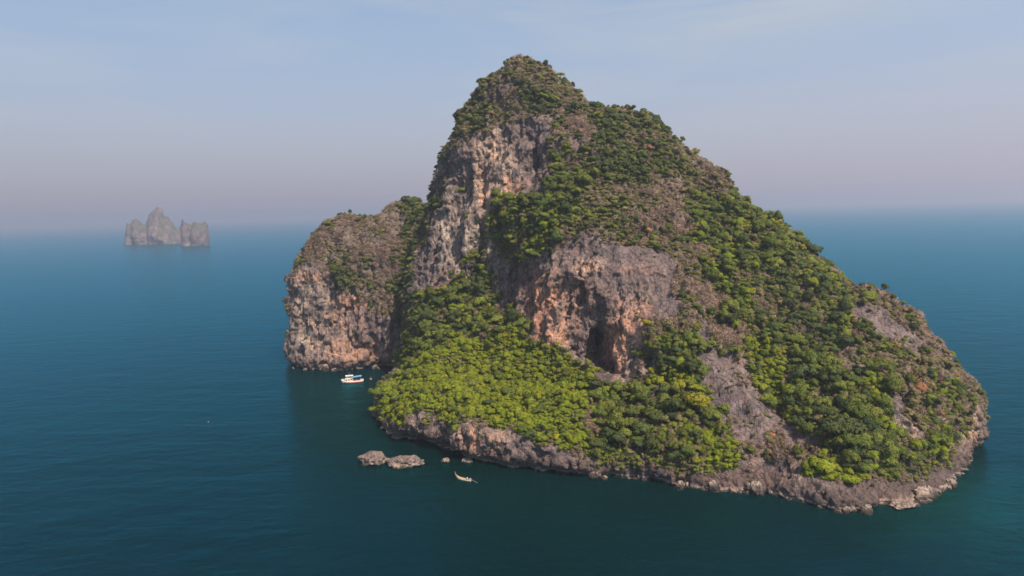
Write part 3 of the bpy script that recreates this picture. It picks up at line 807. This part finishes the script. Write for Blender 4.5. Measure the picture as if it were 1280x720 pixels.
LPB = [(hit(*p, bvh2), w) for p, w in LAND_B]; LPB = [x for x in LPB if x[0] is not None]
def whereabouts(p, b):
    L = LPB if b else LP
    A = np.array([x[0] for x in L]); i = int(np.argmin(((A - p) ** 2).sum(1)))
    dz = p[2] - A[i][2]; dd = np.linalg.norm(A[i] - p)
    rel = 'right next to' if dd < 7 else 'high above' if dz > 14 else 'uphill of' if dz > 4 else 'far below' if dz < -14 else 'downhill of' if dz < -4 else 'level with'
    return rel.replace('right next to', 'close beside') + ' ' + L[i][1]
WORD = {'mid': 'mid-green', 'dark': 'dark green', 'bright': 'bright green', 'yellow': 'yellow-green', 'olive': 'olive green', 'dry': 'grey-brown leafless', 'rust': 'rusty brown'}
KINDN = {'tree': ('broadleaf_tree', 'tree', 'broadleaf tree'), 'flat': ('broadleaf_tree', 'tree', 'flat-crowned tree'), 'bush': ('leafy_bush', 'bush', 'leafy bush'), 'dry': ('dry_shrub', 'shrub', 'twiggy shrub')}
def plant(p, t, j, size, rz, tilt, label, group=None, zs=1.0):
    nm, cat, _ = KINDN[SHAPES[t][j]]
    e_ = bpy.data.objects.new(nm, None); col.objects.link(e_)
    e_.empty_display_size = 0.3
    e_.location = p; e_.rotation_euler = (tilt[0], tilt[1], rz); e_.scale = (size * random.uniform(.8, 1.22), size * random.uniform(.8, 1.22), size * zs)
    tag(e_, label, cat, group)
    tree_ = cat == 'tree'
    link('trunk' if tree_ else 'stem', TRUNK[t, j], e_)
    link('crown' if tree_ else 'foliage', CROWN[t, j], e_)
    return e_
gone = np.zeros(len(P), bool)
for u, v, t, j, w, lab in SPECIAL:
    d = Vector(ray(u, v + 0.30 * w * 853 / 330)[0]); d.normalize()
    h = bvh.ray_cast(cv_, d)
    if h[0] is None: continue
    plant(h[0] - Vector((0, 0, 0.34 * w if SHAPES[t][j] in ('tree', 'flat') else 0.1 * w)), t, j, w, random.random() * 6.28, (0, 0), lab)
    gone |= np.linalg.norm(P - np.array(h[0]), axis=1) < w * 0.36
# low mats of undergrowth between the crowns
def carpet(V, Q):
    p, nn = sample(V, Q, 1.1)
    u, v, dep = proj(p[:, 0], p[:, 1], p[:, 2]); c = cls_at(u, v, p)
    k_ = (p[:, 2] > 3.4 + 2.0 * fbm(p / 6, 2)) & (rng.random(len(p)) < np.where(c == 1, 0.04 * np.clip(fbm(p / 9 + 21, 2) * 3, 0, 1), np.clip((nn[:, 2] + .25) * 2.2, 0.05, 1) * np.where((c == 0) | (c == 5), np.clip(0.55 + 1.3 * fbm(p / 11 + 5, 2), 0.06, 1), 0.9)))
    p, nn, c = p[k_], nn[k_], c[k_]
    key = np.floor(p / 1.25).astype(np.int64); _, fi = np.unique((key[:, 0] * 73856093) ^ (key[:, 1] * 19349663) ^ (key[:, 2] * 83492791), return_index=True)
    p, nn, c = p[fi], nn[fi], c[fi]
    MIXT = {0: ['dry', 'olive', 'dry', 'olive', 'mid'], 1: ['dry', 'olive'], 2: ['olive', 'bright', 'bright', 'bright', 'bright', 'bright', 'mid'], 3: ['olive', 'mid', 'bright', 'mid', 'olive', 'dry'], 4: ['dark', 'olive', 'mid', 'dry', 'dark'], 5: ['olive', 'dry', 'olive', 'mid', 'olive']}
    r_ = np.clip(0.5 + 0.6 * fbm(p / 7 + 33, 2) + 0.25 * rng.normal(size=len(p)), 0, .999)
    ti = np.array([TINTS.index(MIXT[a][int(b * len(MIXT[a]))]) for a, b in zip(c, r_)])
    return p, nn, ti, (0.9 + 1.3 * rng.random(len(p)) ** 1.6) * np.where(c == 1, .8, 1)
cp = [np.concatenate(x) for x in zip(carpet(V1, Q1), carpet(V2, Q2))]
order = np.argsort(-(SZ / PD))
LIMIT = {'broadleaf_tree': 270, 'leafy_bush': 220, 'dry_shrub': 150}
used = {k: 0 for k in LIMIT}
JJ = rng.integers(0, 4, len(P)); RZ = rng.random(len(P)) * 6.28
TX = np.clip(-NN[:, 1] * 0.22, -0.25, 0.25) + 0.05 * rng.normal(size=len(P)); TY = np.clip(NN[:, 0] * 0.22, -0.25, 0.25) + 0.05 * rng.normal(size=len(P))
ZS = 0.8 + 0.5 * rng.random(len(P))
for i in order:
    if gone[i]: continue
    t, j = TINTS[TI[i]], int(JJ[i])
    nm, cat, word = KINDN[SHAPES[t][j]]
    if used[nm] >= LIMIT[nm]:
        if all(used[k] >= LIMIT[k] for k in LIMIT): break
        continue
    if not (0 < PU[i] < 1280 and 0 < PV[i] < 720): continue
    if not seen(P[i] + np.array([0, 0, SZ[i] * 0.6])): continue
    used[nm] += 1; gone[i] = True
    z = whereabouts(P[i], on_bluff[i])
    big = {'broadleaf_tree': (4.4, 5.6), 'leafy_bush': (3.9, 4.6), 'dry_shrub': (2.7, 3.2)}[nm]
    lab = ('large ' if SZ[i] > big[1] else 'small ' if SZ[i] < big[0] else '') + WORD[t] + ' ' + word + ' ' + z
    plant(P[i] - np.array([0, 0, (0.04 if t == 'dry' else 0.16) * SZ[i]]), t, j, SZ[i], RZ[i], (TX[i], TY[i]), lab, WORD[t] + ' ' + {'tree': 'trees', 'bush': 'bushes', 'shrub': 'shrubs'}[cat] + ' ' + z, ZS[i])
rest = ~gone
SINK = np.where(np.isin(TI, [TINTS.index(x) for x in ('mid', 'dark', 'olive', 'rust', 'bright', 'yellow')]), 0.16, 0.04)
nc = len(cp[0])
P2 = np.concatenate([P[rest] - np.stack([0 * SZ, 0 * SZ, SINK * SZ], 1)[rest], cp[0] - np.array([0, 0, 0.1])])
J2 = np.concatenate([JJ[rest], np.where(rng.random(nc) < .5, 2, 3 * (cp[2] == TINTS.index('dry')) + 2 * (cp[2] != TINTS.index('dry')))])
T2 = np.concatenate([TI[rest], cp[2]])
TU = np.concatenate([np.stack([TX, TY, RZ], 1)[rest], np.stack([-cp[1][:, 1] * .4, cp[1][:, 0] * .4, rng.random(nc) * 6.28], 1)])
AX = rng.uniform(.78, 1.25, len(SZ)); AY = rng.uniform(.78, 1.25, len(SZ))
S2 = np.concatenate([np.stack([SZ * AX, SZ * AY, SZ * ZS], 1)[rest], np.stack([cp[3], cp[3], cp[3] * (.7 + .6 * rng.random(nc))], 1)])
me = bpy.data.meshes.new('forest_canopy')
nr = len(P2)
me.vertices.add(nr); me.vertices.foreach_set('co', P2.astype(np.float32).ravel())
me.attributes.new('pick', 'INT', 'POINT').data.foreach_set('value', (T2 * 4 + J2).astype(np.int32))
me.attributes.new('turn', 'FLOAT_VECTOR', 'POINT').data.foreach_set('vector', TU.astype(np.float32).ravel())
me.attributes.new('size', 'FLOAT_VECTOR', 'POINT').data.foreach_set('vector', S2.astype(np.float32).ravel())
ng = bpy.data.node_groups.new('scatter', 'GeometryNodeTree')
ng.interface.new_socket('Geometry', in_out='INPUT', socket_type='NodeSocketGeometry'); ng.interface.new_socket('Geometry', in_out='OUTPUT', socket_type='NodeSocketGeometry')
gi, go = ng.nodes.new('NodeGroupInput'), ng.nodes.new('NodeGroupOutput')
ci = ng.nodes.new('GeometryNodeCollectionInfo'); ci.inputs['Collection'].default_value = protos; ci.inputs['Separate Children'].default_value = True; ci.inputs['Reset Children'].default_value = True
ip = ng.nodes.new('GeometryNodeInstanceOnPoints'); ip.inputs['Pick Instance'].default_value = True
def na(nm, ty):
    x = ng.nodes.new('GeometryNodeInputNamedAttribute'); x.data_type = ty; x.inputs['Name'].default_value = nm
    return [o for o in x.outputs if o.enabled and o.name == 'Attribute'][0]
ng.links.new(gi.outputs[0], ip.inputs['Points']); ng.links.new(ci.outputs[0], ip.inputs['Instance'])
ng.links.new(na('pick', 'INT'), ip.inputs['Instance Index']); ng.links.new(na('turn', 'FLOAT_VECTOR'), ip.inputs['Rotation']); ng.links.new(na('size', 'FLOAT_VECTOR'), ip.inputs['Scale'])
ng.links.new(ip.outputs[0], go.inputs[0])
canopy = link('forest_canopy', me)
canopy.modifiers.new('scatter', 'NODES').node_group = ng
tag(canopy, 'dense mixed woodland and dry scrub covering the island slopes', 'woodland', kind='stuff')
print('PLANTS', len(P), used, nr)

# ------------------------------------------------------------------ rocks in the sea
def blob_rock(name, w, d, h, seed, loc, rz=0, tilt=0.0, label=None, parent=None):
    bm = bmesh.new(); bmesh.ops.create_icosphere(bm, subdivisions=5, radius=1.0)
    me = bpy.data.meshes.new(name); bm.to_mesh(me); bm.free()
    V = np.empty(len(me.vertices) * 3, np.float32); me.vertices.foreach_get('co', V); V = V.reshape(-1, 3).astype(float)
    n = V.copy()
    V = np.sign(V) * np.abs(V) ** 0.82
    V = V * np.array([w / 2, d / 2, h]) + n * (0.09 * w * fbm(V * 1.5 + seed, 2) + 0.10 * w * blocks(V * 2.4 + seed) * 0.6 + 0.05 * w * (0.4 - worley(V * 3.2 + seed)) * 1.6 + 0.02 * w * fbm(V * 8 + seed, 2))[:, None] * np.array([1, 1, 0.8])
    V[:, 2] += tilt * V[:, 0]
    me.vertices.foreach_set('co', V.astype(np.float32).ravel())
    me.polygons.foreach_set('use_smooth', np.ones(len(me.polygons), bool)); me.materials.append(ROCK2)
    o = link(name, me, parent); o.location = loc; o.rotation_euler.z = rz
    if label: tag(o, label, 'rock')
    return o
ROCK2 = rock_material('sea_rock', False)
blob_rock('sea_rock', 12.0, 8, 3.3, 3, at_sea(468, 577), R(-28), 0.0, 'oval grey rock with a pale rim beside the jagged rock')
blob_rock('sea_rock', 15, 7, 3.2, 8, at_sea(508, 581), R(4), 0.0, 'longer jagged brown rock between the oval rock and the headland')
blob_rock('sea_rock', 3.6, 2.2, 1.4, 12, at_sea(557, 577), 0.3, 0.0, 'small pale rock awash at the foot of the headland')
blob_rock('sea_rock', 4.6, 3, 1.5, 15, at_sea(584, 577), -0.2, 0.0, 'low flat rock touching the headland foot beside the small pale rock')
blob_rock('sea_rock', 9, 4, 1.3, 23, at_sea(1128, 633), 0.2, 0.0, 'low dark ledge rock by the point beneath the low spur')

# fallen blocks along the waterline, pieces of the island's shore
protoB = []
for k_ in range(5):
    o = blob_rock('boulder', 2.0, 1.6, 0.8, 40 + 7 * k_, (0, 0, -50)); protoB.append(o.data); bpy.data.objects.remove(o)
def along(sh, n, base):
    S_ = np.array(sh, float); seg = np.hypot(*np.diff(S_, axis=0).T); cu = np.concatenate([[0], np.cumsum(seg)])
    for k_ in range(n):
        q = random.random() * cu[-1]
        u, v = np.interp(q, cu, S_[:, 0]), np.interp(q, cu, S_[:, 1])
        p = at_sea(u, v + 1.0) + Vector((random.gauss(0, .8), 2.2 + random.gauss(0, 1.2), 0))
        o = link('boulder', protoB[k_ % 5], isl); s_ = base * (0.35 + 1.9 * random.random() ** 2.6)
        o.location = (p.x, p.y, 0.15 * s_ * random.random()); o.rotation_euler = (random.gauss(0, .3), random.gauss(0, .3), random.random() * 6.28)
        o.scale = (s_, s_ * random.uniform(.7, 1.2), s_ * random.uniform(.7, 1.5))
along(SHORE[8:], 40, 1.5)
along(SHORE_B[:6], 8, 1.5)
# ------------------------------------------------------------------ far islets
FARM = far_material()
def islet(name, lumps, h, label, seed):
    L = np.array(lumps, float)                 # x, y, rx, ry, height, squareness
    x0, x1 = (L[:, 0] - L[:, 2]).min() - 20, (L[:, 0] + L[:, 2]).max() + 20; y0, y1 = (L[:, 1] - L[:, 3]).min() - 20, (L[:, 1] + L[:, 3]).max() + 20
    X, Y, Z = np.meshgrid(np.arange(x0, x1, h), np.arange(y0, y1, h), np.arange(-12, L[:, 4].max() + 20, h), indexing='ij')
    Pp = np.stack([X.ravel(), Y.ravel(), Z.ravel()], 1)
    wob = 7 * fbm(Pp * np.array([1/30, 1/30, 1/60]) + seed, 3, 0.6)
    f = np.full(len(Pp), 1e9)
    for cx, cy_, rx, ry, hh, p in L:
        q = np.sqrt(((Pp[:, 0] - cx) / rx) ** 2 + ((Pp[:, 1] - cy_) / ry) ** 2)
        zz = np.clip(Pp[:, 2] / hh, 0, None)
        f = np.minimum(f, ((q ** p + zz ** p) ** (1 / p) - 1) * min(rx, hh) + wob)
    f = f.reshape(X.shape).astype(np.float32)
    f[0] = f[-1] = 9; f[:, 0] = f[:, -1] = 9; f[:, :, 0] = f[:, :, -1] = 9
    V, Q = surface_nets(f, np.array([x0, y0, -12.0]), h)
    V = V + vnormals(V, Q) * (1.8 * fbm(V / 9, 3) + 2.0 * (worley(V * np.array([1/14, 1/14, 1/30])) - .4))[:, None]
    o = link(name, mesh_from(name, V, Q, [FARM])); tag(o, label, 'islet')
def fx(u, y): return (u - CU) / FPX * y
y1_, y2_ = float(sea_y(190, 305.5)[0]), float(sea_y(242, 307.5)[0])
s1, s2 = y1_ / FPX, y2_ / FPX
islet('limestone_islet', [(fx(163, y1_), y1_ + 60, 11 * s1, 60, 27 * s1, 3.5), (fx(176, y1_), y1_ + 50, 10 * s1, 60, 28 * s1, 3.0), (fx(194, y1_), y1_ + 60, 13 * s1, 70, 42 * s1, 2.2),
      (fx(205, y1_), y1_ + 50, 15 * s1, 60, 29 * s1, 1.9), (fx(215, y1_), y1_ + 45, 14 * s1, 50, 17 * s1, 2.0)], 4.5, 'hazy far islet with a tall rounded peak between lower humps', 2)
islet('limestone_islet', [(fx(234, y2_), y2_ + 40, 8 * s2, 40, 29 * s2, 4.0), (fx(247, y2_), y2_ + 40, 10 * s2, 45, 27 * s2, 3.6)], 4.0, 'hazy far islet, small and blocky with sheer sides', 9)

# ------------------------------------------------------------------ boats, people, buoys
def solid(name, V, Fc, mat, parent=None, smooth=False, bevel=0.0):
    me = bpy.data.meshes.new(name); me.from_pydata([tuple(v) for v in V], [], Fc)
    bm = bmesh.new(); bm.from_mesh(me); bmesh.ops.recalc_face_normals(bm, faces=bm.faces)
    if bevel: bmesh.ops.bevel(bm, geom=bm.edges[:], offset=bevel, segments=2, affect='EDGES', clamp_overlap=True)
    bm.to_mesh(me); bm.free()
    if smooth: me.polygons.foreach_set('use_smooth', np.ones(len(me.polygons), bool))
    me.materials.append(mat)
    return link(name, me, parent)
def box(name, c, s, mat, parent, bevel=0.04, taper=1.0, shear=0.0):
    V = []
    for z in (-1, 1):
        k_ = 1.0 if z < 0 else taper
        for x, y in ((-1, -1), (1, -1), (1, 1), (-1, 1)):
            V.append((c[0] + x * s[0] / 2 * k_, c[1] + y * s[1] / 2 * k_, c[2] + z * s[2] / 2 + shear * x * s[0] / 2))
    return solid(name, V, [(0, 3, 2, 1), (4, 5, 6, 7), (0, 1, 5, 4), (1, 2, 6, 5), (2, 3, 7, 6), (3, 0, 4, 7)], mat, parent, bevel=bevel)
def rod(name, a, b, r, mat, parent, n=8):
    a, b = Vector(a), Vector(b); d = (b - a).normalized(); t_ = d.orthogonal().normalized(); s_ = d.cross(t_)
    V = [p + (t_ * math.cos(i * 2 * math.pi / n) + s_ * math.sin(i * 2 * math.pi / n)) * r for p in (a, b) for i in range(n)]
    Fc = [(i, (i + 1) % n, n + (i + 1) % n, n + i) for i in range(n)] + [tuple(range(n)), tuple(range(n, 2 * n))]
    return solid(name, V, Fc, mat, parent)
def lathe(name, prof, mat, parent=None, n=16):
    V = [(r_ * math.cos(i * 2 * math.pi / n), r_ * math.sin(i * 2 * math.pi / n), z) for r_, z in prof for i in range(n)]
    Fc = [(j * n + i, j * n + (i + 1) % n, (j + 1) * n + (i + 1) % n, (j + 1) * n + i) for j in range(len(prof) - 1) for i in range(n)]
    Fc += [tuple(range(n)), tuple(range((len(prof) - 1) * n, len(prof) * n))]
    return solid(name, V, Fc, mat, parent, True)
def hull(name, st, mat, parent, thick=0.08):
    # stations: x, half beam at the rail, keel z, rail z; open on top with an inner skin
    outer, n = [], 7
    def ring(x, hb, kz, rz, ins):
        out = []
        for i in range(2 * n + 1):
            a = (i - n) / n
            y = math.copysign(abs(math.sin(abs(a) * math.pi / 2)) ** 0.75, a) * max(hb - ins, 0.01)
            z = kz + ins + (rz - kz - ins) * (1 - math.cos(abs(a) * math.pi / 2)) ** 1.1
            out.append((x, y, z))
        return out
    w = 2 * n + 1
    V = [p for s_ in st for p in ring(*s_, 0.0)] + [p for s_ in st for p in ring(*s_, thick)]
    o = len(st) * w; Fc = []
    for j in range(len(st) - 1):
        for i in range(w - 1):
            a = j * w + i; Fc.append((a, a + 1, a + w + 1, a + w)); Fc.append((o + a, o + a + w, o + a + w + 1, o + a + 1))
        for i in (0, w - 1):
            a = j * w + i; Fc.append((a, a + w, o + a + w, o + a))
    for j in (0, len(st) - 1):
        for i in range(w - 1):
            a = j * w + i; Fc.append((a, o + a, o + a + 1, a + 1))
    return solid(name, V, Fc, mat, parent, True)
WHITE = plain('white_paint', (0.66, 0.62, 0.57), 0.4, 0.06, 2.0); CREAM = plain('cream_paint', (0.72, 0.66, 0.50), 0.45, 0.08)
RED = plain('red_paint', (0.48, 0.07, 0.07), 0.5, 0.15); BLUE = plain('blue_canvas', (0.13, 0.28, 0.52), 0.7, 0.12)
GLASS = plain('dark_glass', (0.02, 0.025, 0.03), 0.08, 0.1, 1.0, 0.5); STEEL = plain('grey_steel', (0.35, 0.35, 0.36), 0.4, 0.15)
WOOD = plain('sun_bleached_wood', (0.42, 0.32, 0.23), 0.75, 0.25, 2.0); PINK = plain('faded_red_cloth', (0.55, 0.20, 0.20), 0.85, 0.2)
SKIN = plain('skin', (0.30, 0.17, 0.11), 0.6, 0.1); SHIRT = plain('white_shirt', (0.78, 0.78, 0.76), 0.85, 0.05); DARKC = plain('dark_cloth', (0.05, 0.06, 0.08), 0.85, 0.2); STRAW = plain('straw', (0.62, 0.52, 0.34), 0.85, 0.15, 12)

a_, b_ = at_sea(426.5, 479), at_sea(453.5, 476.7)
tb = bpy.data.objects.new('tour_boat', None); col.objects.link(tb); tb.location = (a_ + b_) / 2
dv = a_ - b_; L_ = dv.length; tb.rotation_euler.z = math.atan2(dv.y, dv.x)
tag(tb, 'white tour boat with a blue awning and red deck moored in the cove', 'boat')
hs_ = L_ / 2
hull('hull', [(-hs_, 1.7, -0.35, 1.15), (-hs_ * .6, 2.0, -0.55, 1.15), (0, 2.15, -0.6, 1.25), (hs_ * .45, 1.9, -0.5, 1.5), (hs_ * .8, 1.0, -0.2, 1.95), (hs_, 0.12, 0.9, 2.35)], WHITE, tb)
box('deck', (-hs_ * .12, 0, 0.72), (L_ * .82, 3.1, 0.12), RED, tb, 0.02)
hull('boot_stripe', [(-hs_ * 1.003, 1.62, -0.33, 0.42), (-hs_ * .6, 1.93, -0.57, 0.42), (0, 2.06, -0.62, 0.44), (hs_ * .45, 1.72, -0.52, 0.46), (hs_ * .74, 0.98, -0.27, 0.5)], RED, tb, 0.02)
cb = box('cabin', (hs_ * .28, 0, 1.75), (5.0, 3.2, 2.0), CREAM, tb, 0.12, 0.94)
for sx in (-1, 0, 1):
    for sy in (-1, 1):
        box('window', (hs_ * .28 + sx * 1.5, sy * 1.585, 1.95), (1.1, 0.06, 0.7), GLASS, cb, 0.02)
box('windscreen', (hs_ * .28 + 2.47, 0, 1.95), (0.06, 2.4, 0.7), GLASS, cb, 0.02)
wh = box('wheelhouse', (hs_ * .22, 0, 3.45), (3.6, 2.8, 1.3), WHITE, tb, 0.15, 0.86)
box('window', (hs_ * .22, -1.34, 3.5), (2.6, 0.06, 0.5), GLASS, wh, 0.02); box('window', (hs_ * .22, 1.34, 3.5), (2.6, 0.06, 0.5), GLASS, wh, 0.02)
box('roof', (hs_ * .22, 0, 4.2), (4.6, 3.3, 0.14), WHITE, tb, 0.05)
rod('mast', (hs_ * .22, 0, 4.25), (hs_ * .2, 0, 6.3), 0.06, STEEL, tb)
box('awning', (-hs_ * .40, 0, 3.35), (6.6, 3.6, 0.12), BLUE, tb, 0.03, 1.0, -0.075)
for sx in (-.8, -.45, -.06):
    for sy in (-1, 1):
        rod('awning_post', (hs_ * sx, sy * 1.65, 0.8), (hs_ * sx, sy * 1.65, 3.35 - 0.075 * (hs_ * (sx + .40))), 0.045, STEEL, tb)
for i in range(4):
    for sy in (-1, 1):
        box('bench', (-hs_ * .1 - i * 1.35, sy * 1.1, 1.1), (0.5, 1.0, 0.62), PINK, tb, 0.05)
for sy in (-1, 1):
    eg = box('outboard_engine', (-hs_ - 0.28, sy * .6, 1.05), (0.55, 0.5, 0.85), WHITE, tb, 0.1, 0.8); rod('shaft', (-hs_ - 0.3, sy * .6, 0.7), (-hs_ - 0.35, sy * .6, -0.6), 0.09, STEEL, eg)
for sy in (-1, 1):
    rod('bow_rail', (hs_ * .5, sy * 1.65, 2.3), (hs_ * .93, sy * .3, 2.95), 0.035, STEEL, tb)
    for q in (0, .5, 1): rod('rail_post', (hs_ * (.5 + .43 * q), sy * (1.65 - 1.35 * q), 1.5 + .75 * q), (hs_ * (.5 + .43 * q), sy * (1.65 - 1.35 * q), 2.3 + .65 * q), 0.03, STEEL, tb)

a_, b_ = at_sea(569.5, 598.0), at_sea(588.5, 602.0)
lt = bpy.data.objects.new('longtail_boat', None); col.objects.link(lt); lt.location = (a_ + b_) / 2
dv = a_ - b_; L_ = dv.length; lt.rotation_euler.z = math.atan2(dv.y, dv.x); hs_ = L_ / 2
tag(lt, 'small wooden longtail boat with an upswept prow and one boatman', 'boat')
hull('hull', [(-hs_, 0.45, 0.05, 0.62), (-hs_ * .6, 0.72, -0.18, 0.52), (0, 0.85, -0.24, 0.52), (hs_ * .5, 0.62, -0.12, 0.72), (hs_ * .82, 0.26, 0.32, 1.25), (hs_, 0.06, 1.1, 2.05)], WOOD, lt, 0.05)
rod('prow_post', (hs_ * .97, 0, 1.6), (hs_ * 1.08, 0, 2.75), 0.06, WOOD, lt)
rod('prow_ribbon', (hs_ * 1.0, 0, 1.85), (hs_ * 1.03, 0, 2.15), 0.11, PINK, lt)
box('floor_boards', (0, 0, 0.12), (L_ * .62, 1.1, 0.05), WOOD, lt, 0.01)
for q in (-.55, -.1, .35): box('thwart', (hs_ * q, 0, 0.46), (0.26, 1.25, 0.05), WOOD, lt, 0.01)
en = box('engine', (-hs_ * .93, 0, 0.98), (0.75, 0.45, 0.5), STEEL, lt, 0.06); rod('tail_shaft', (-hs_ * 1.0, 0, 0.95), (-hs_ * 1.0 - 3.4, 0, -0.15), 0.04, STEEL, en); rod('tiller', (-hs_ * .88, 0, 1.0), (-hs_ * .62, 0.1, 1.12), 0.03, STEEL, en)

def skin_mesh(name, pts, edges, radii, mat, parent=None, root=0):
    me = bpy.data.meshes.new(name); me.from_pydata(pts, edges, [])
    o = link(name, me, parent)
    md = o.modifiers.new('skin', 'SKIN'); md.use_smooth_shade = True
    for sv, r_ in zip(me.skin_vertices[0].data, radii): sv.radius = (r_, r_) if isinstance(r_, (int, float)) else r_
    me.skin_vertices[0].data[root].use_root = True
    o.modifiers.new('sub', 'SUBSURF').levels = 1; o.modifiers['sub'].render_levels = 1
    dg = bpy.context.evaluated_depsgraph_get()
    m2 = bpy.data.meshes.new_from_object(o.evaluated_get(dg)); o.modifiers.clear(); o.data = m2; m2.materials.clear(); m2.materials.append(mat)
    return o
pe = bpy.data.objects.new('person', None); col.objects.link(pe)
pe.location = lt.matrix_basis @ Vector((-hs_ * .55, 0, 0.49)); pe.rotation_euler.z = lt.rotation_euler.z
tag(pe, 'person in a white shirt and straw hat seated at the longtail tiller', 'person')
# one body, seated on the thwart, facing the bow (+x), one hand back on the tiller
pts = [(0, 0, .10), (0, 0, .32), (.02, 0, .52), (.03, 0, .60), (.04, 0, .74),
       (.02, .19, .50), (-.06, .26, .26), (-.22, .14, .40), (-.30, .10, .46), (.02, -.19, .50), (.10, -.25, .25), (.32, -.18, .15), (.40, -.16, .13),
       (.05, .10, .08), (.43, .13, .10), (.45, .12, -.30), (.60, .12, -.33), (.05, -.10, .08), (.43, -.13, .10), (.45, -.12, -.30), (.60, -.12, -.33)]
eds = [(0, 1), (1, 2), (2, 3), (3, 4), (2, 5), (5, 6), (6, 7), (7, 8), (2, 9), (9, 10), (10, 11), (11, 12), (0, 13), (13, 14), (14, 15), (15, 16), (0, 17), (17, 18), (18, 19), (19, 20)]
rad = [.14, .13, .13, .055, .10, .06, .045, .035, .03, .06, .045, .035, .03, .09, .06, .045, .035, .09, .06, .045, .035]
skin_mesh('body', pts, eds, rad, SKIN, pe)
k_ = [0, 1, 2, 5, 6, 9, 10]; ix = {q: n_ for n_, q in enumerate(k_)}
skin_mesh('shirt', [pts[q] for q in k_], [(ix[x], ix[y]) for x, y in eds if x in ix and y in ix], [rad[q] + .02 for q in k_], SHIRT, pe)
k_ = [0, 13, 14, 17, 18]; ix = {q: n_ for n_, q in enumerate(k_)}
skin_mesh('trousers', [pts[q] for q in k_], [(ix[x], ix[y]) for x, y in eds if x in ix and y in ix], [rad[q] + .018 for q in k_], DARKC, pe)
ht = lathe('hat', [(.27, .78), (.26, .80), (.12, .84), (.09, .92), (.02, .95)], STRAW, pe)

def buoy(u, v, r_, mat, label):
    o = bpy.data.objects.new('buoy', None); col.objects.link(o); o.location = at_sea(u, v); tag(o, label, 'buoy')
    lathe('float', [(r_ * .3, -r_ * .6), (r_ * .85, -r_ * .3), (r_, 0.05), (r_ * .85, r_ * .5), (r_ * .35, r_ * .85)], mat, o)
    lathe('collar', [(r_ * 1.02, 0.0), (r_ * 1.09, r_ * .1), (r_ * 1.02, r_ * .2)], STEEL, o)
    rod('pole', (0, 0, r_ * .7), (0, 0, r_ * 1.9), r_ * .1, STEEL, o)
buoy(463.5, 474, 0.75, RED, 'red buoy floating between the tour boat and the headland')
buoy(260.5, 527.5, 0.3, PINK, 'lone faded red buoy out on the open sea')
sb = bpy.data.objects.new('sailing_boat', None); col.objects.link(sb); sb.location = at_sea(89, 288.5)
print('SAIL', sb.location)
tag(sb, 'tiny white sailing boat far off under the hazy horizon', 'boat')
hull('hull', [(-12, 2.2, -0.8, 2.2), (-4, 3.2, -1.2, 2.2), (4, 2.8, -1.0, 2.5), (12, 0.2, 0.8, 3.2)], WHITE, sb, 0.2)
rod('mast', (1, 0, 2), (1, 0, 34), 0.25, STEEL, sb)
solid('main_sail', [(0.6, -.15, 4), (-10, -.15, 4), (0.6, -.15, 33), (0.6, .15, 4), (-10, .5, 4), (0.6, .15, 33)], [(0, 1, 2), (3, 5, 4), (0, 3, 4, 1), (1, 4, 5, 2), (2, 5, 3, 0)], WHITE, sb)
solid('fore_sail', [(1.6, -.1, 4), (11.5, -.1, 4), (1.6, -.1, 29), (1.6, .1, 4), (11.5, .3, 4), (1.6, .1, 29)], [(0, 1, 2), (3, 5, 4), (0, 3, 4, 1), (1, 4, 5, 2), (2, 5, 3, 0)], WHITE, sb)

# ------------------------------------------------------------------ the damp air
bm = bmesh.new(); bmesh.ops.create_cube(bm, size=1.0)
for v_ in bm.verts:
    v_.co = ((v_.co.x) * 2 * (SEA - 50), (-2950 if v_.co.y < 0 else SEA - 50), (-1.0 if v_.co.z < 0 else 212.0))
me = bpy.data.meshes.new('haze'); bm.to_mesh(me); bm.free()
hm = bpy.data.materials.new('damp_air'); hm.use_nodes = True
hn = hm.node_tree.nodes; hn.remove(hn['Principled BSDF'])
pv = hn.new('ShaderNodeVolumePrincipled'); pv.inputs['Color'].default_value = (0.70, 0.695, 0.80, 1); pv.inputs['Density'].default_value = 1.9e-4
pv.inputs['Anisotropy'].default_value = 0.42
hm.node_tree.links.new(pv.outputs[0], hn['Material Output'].inputs['Volume'])
me.materials.append(hm)
hz = link('haze', me); tag(hz, 'pale damp haze over the sea', 'haze', kind='stuff')

print('TRIS', 2 * (len(Q1) + len(Q2)), 'PLANTS', nr)
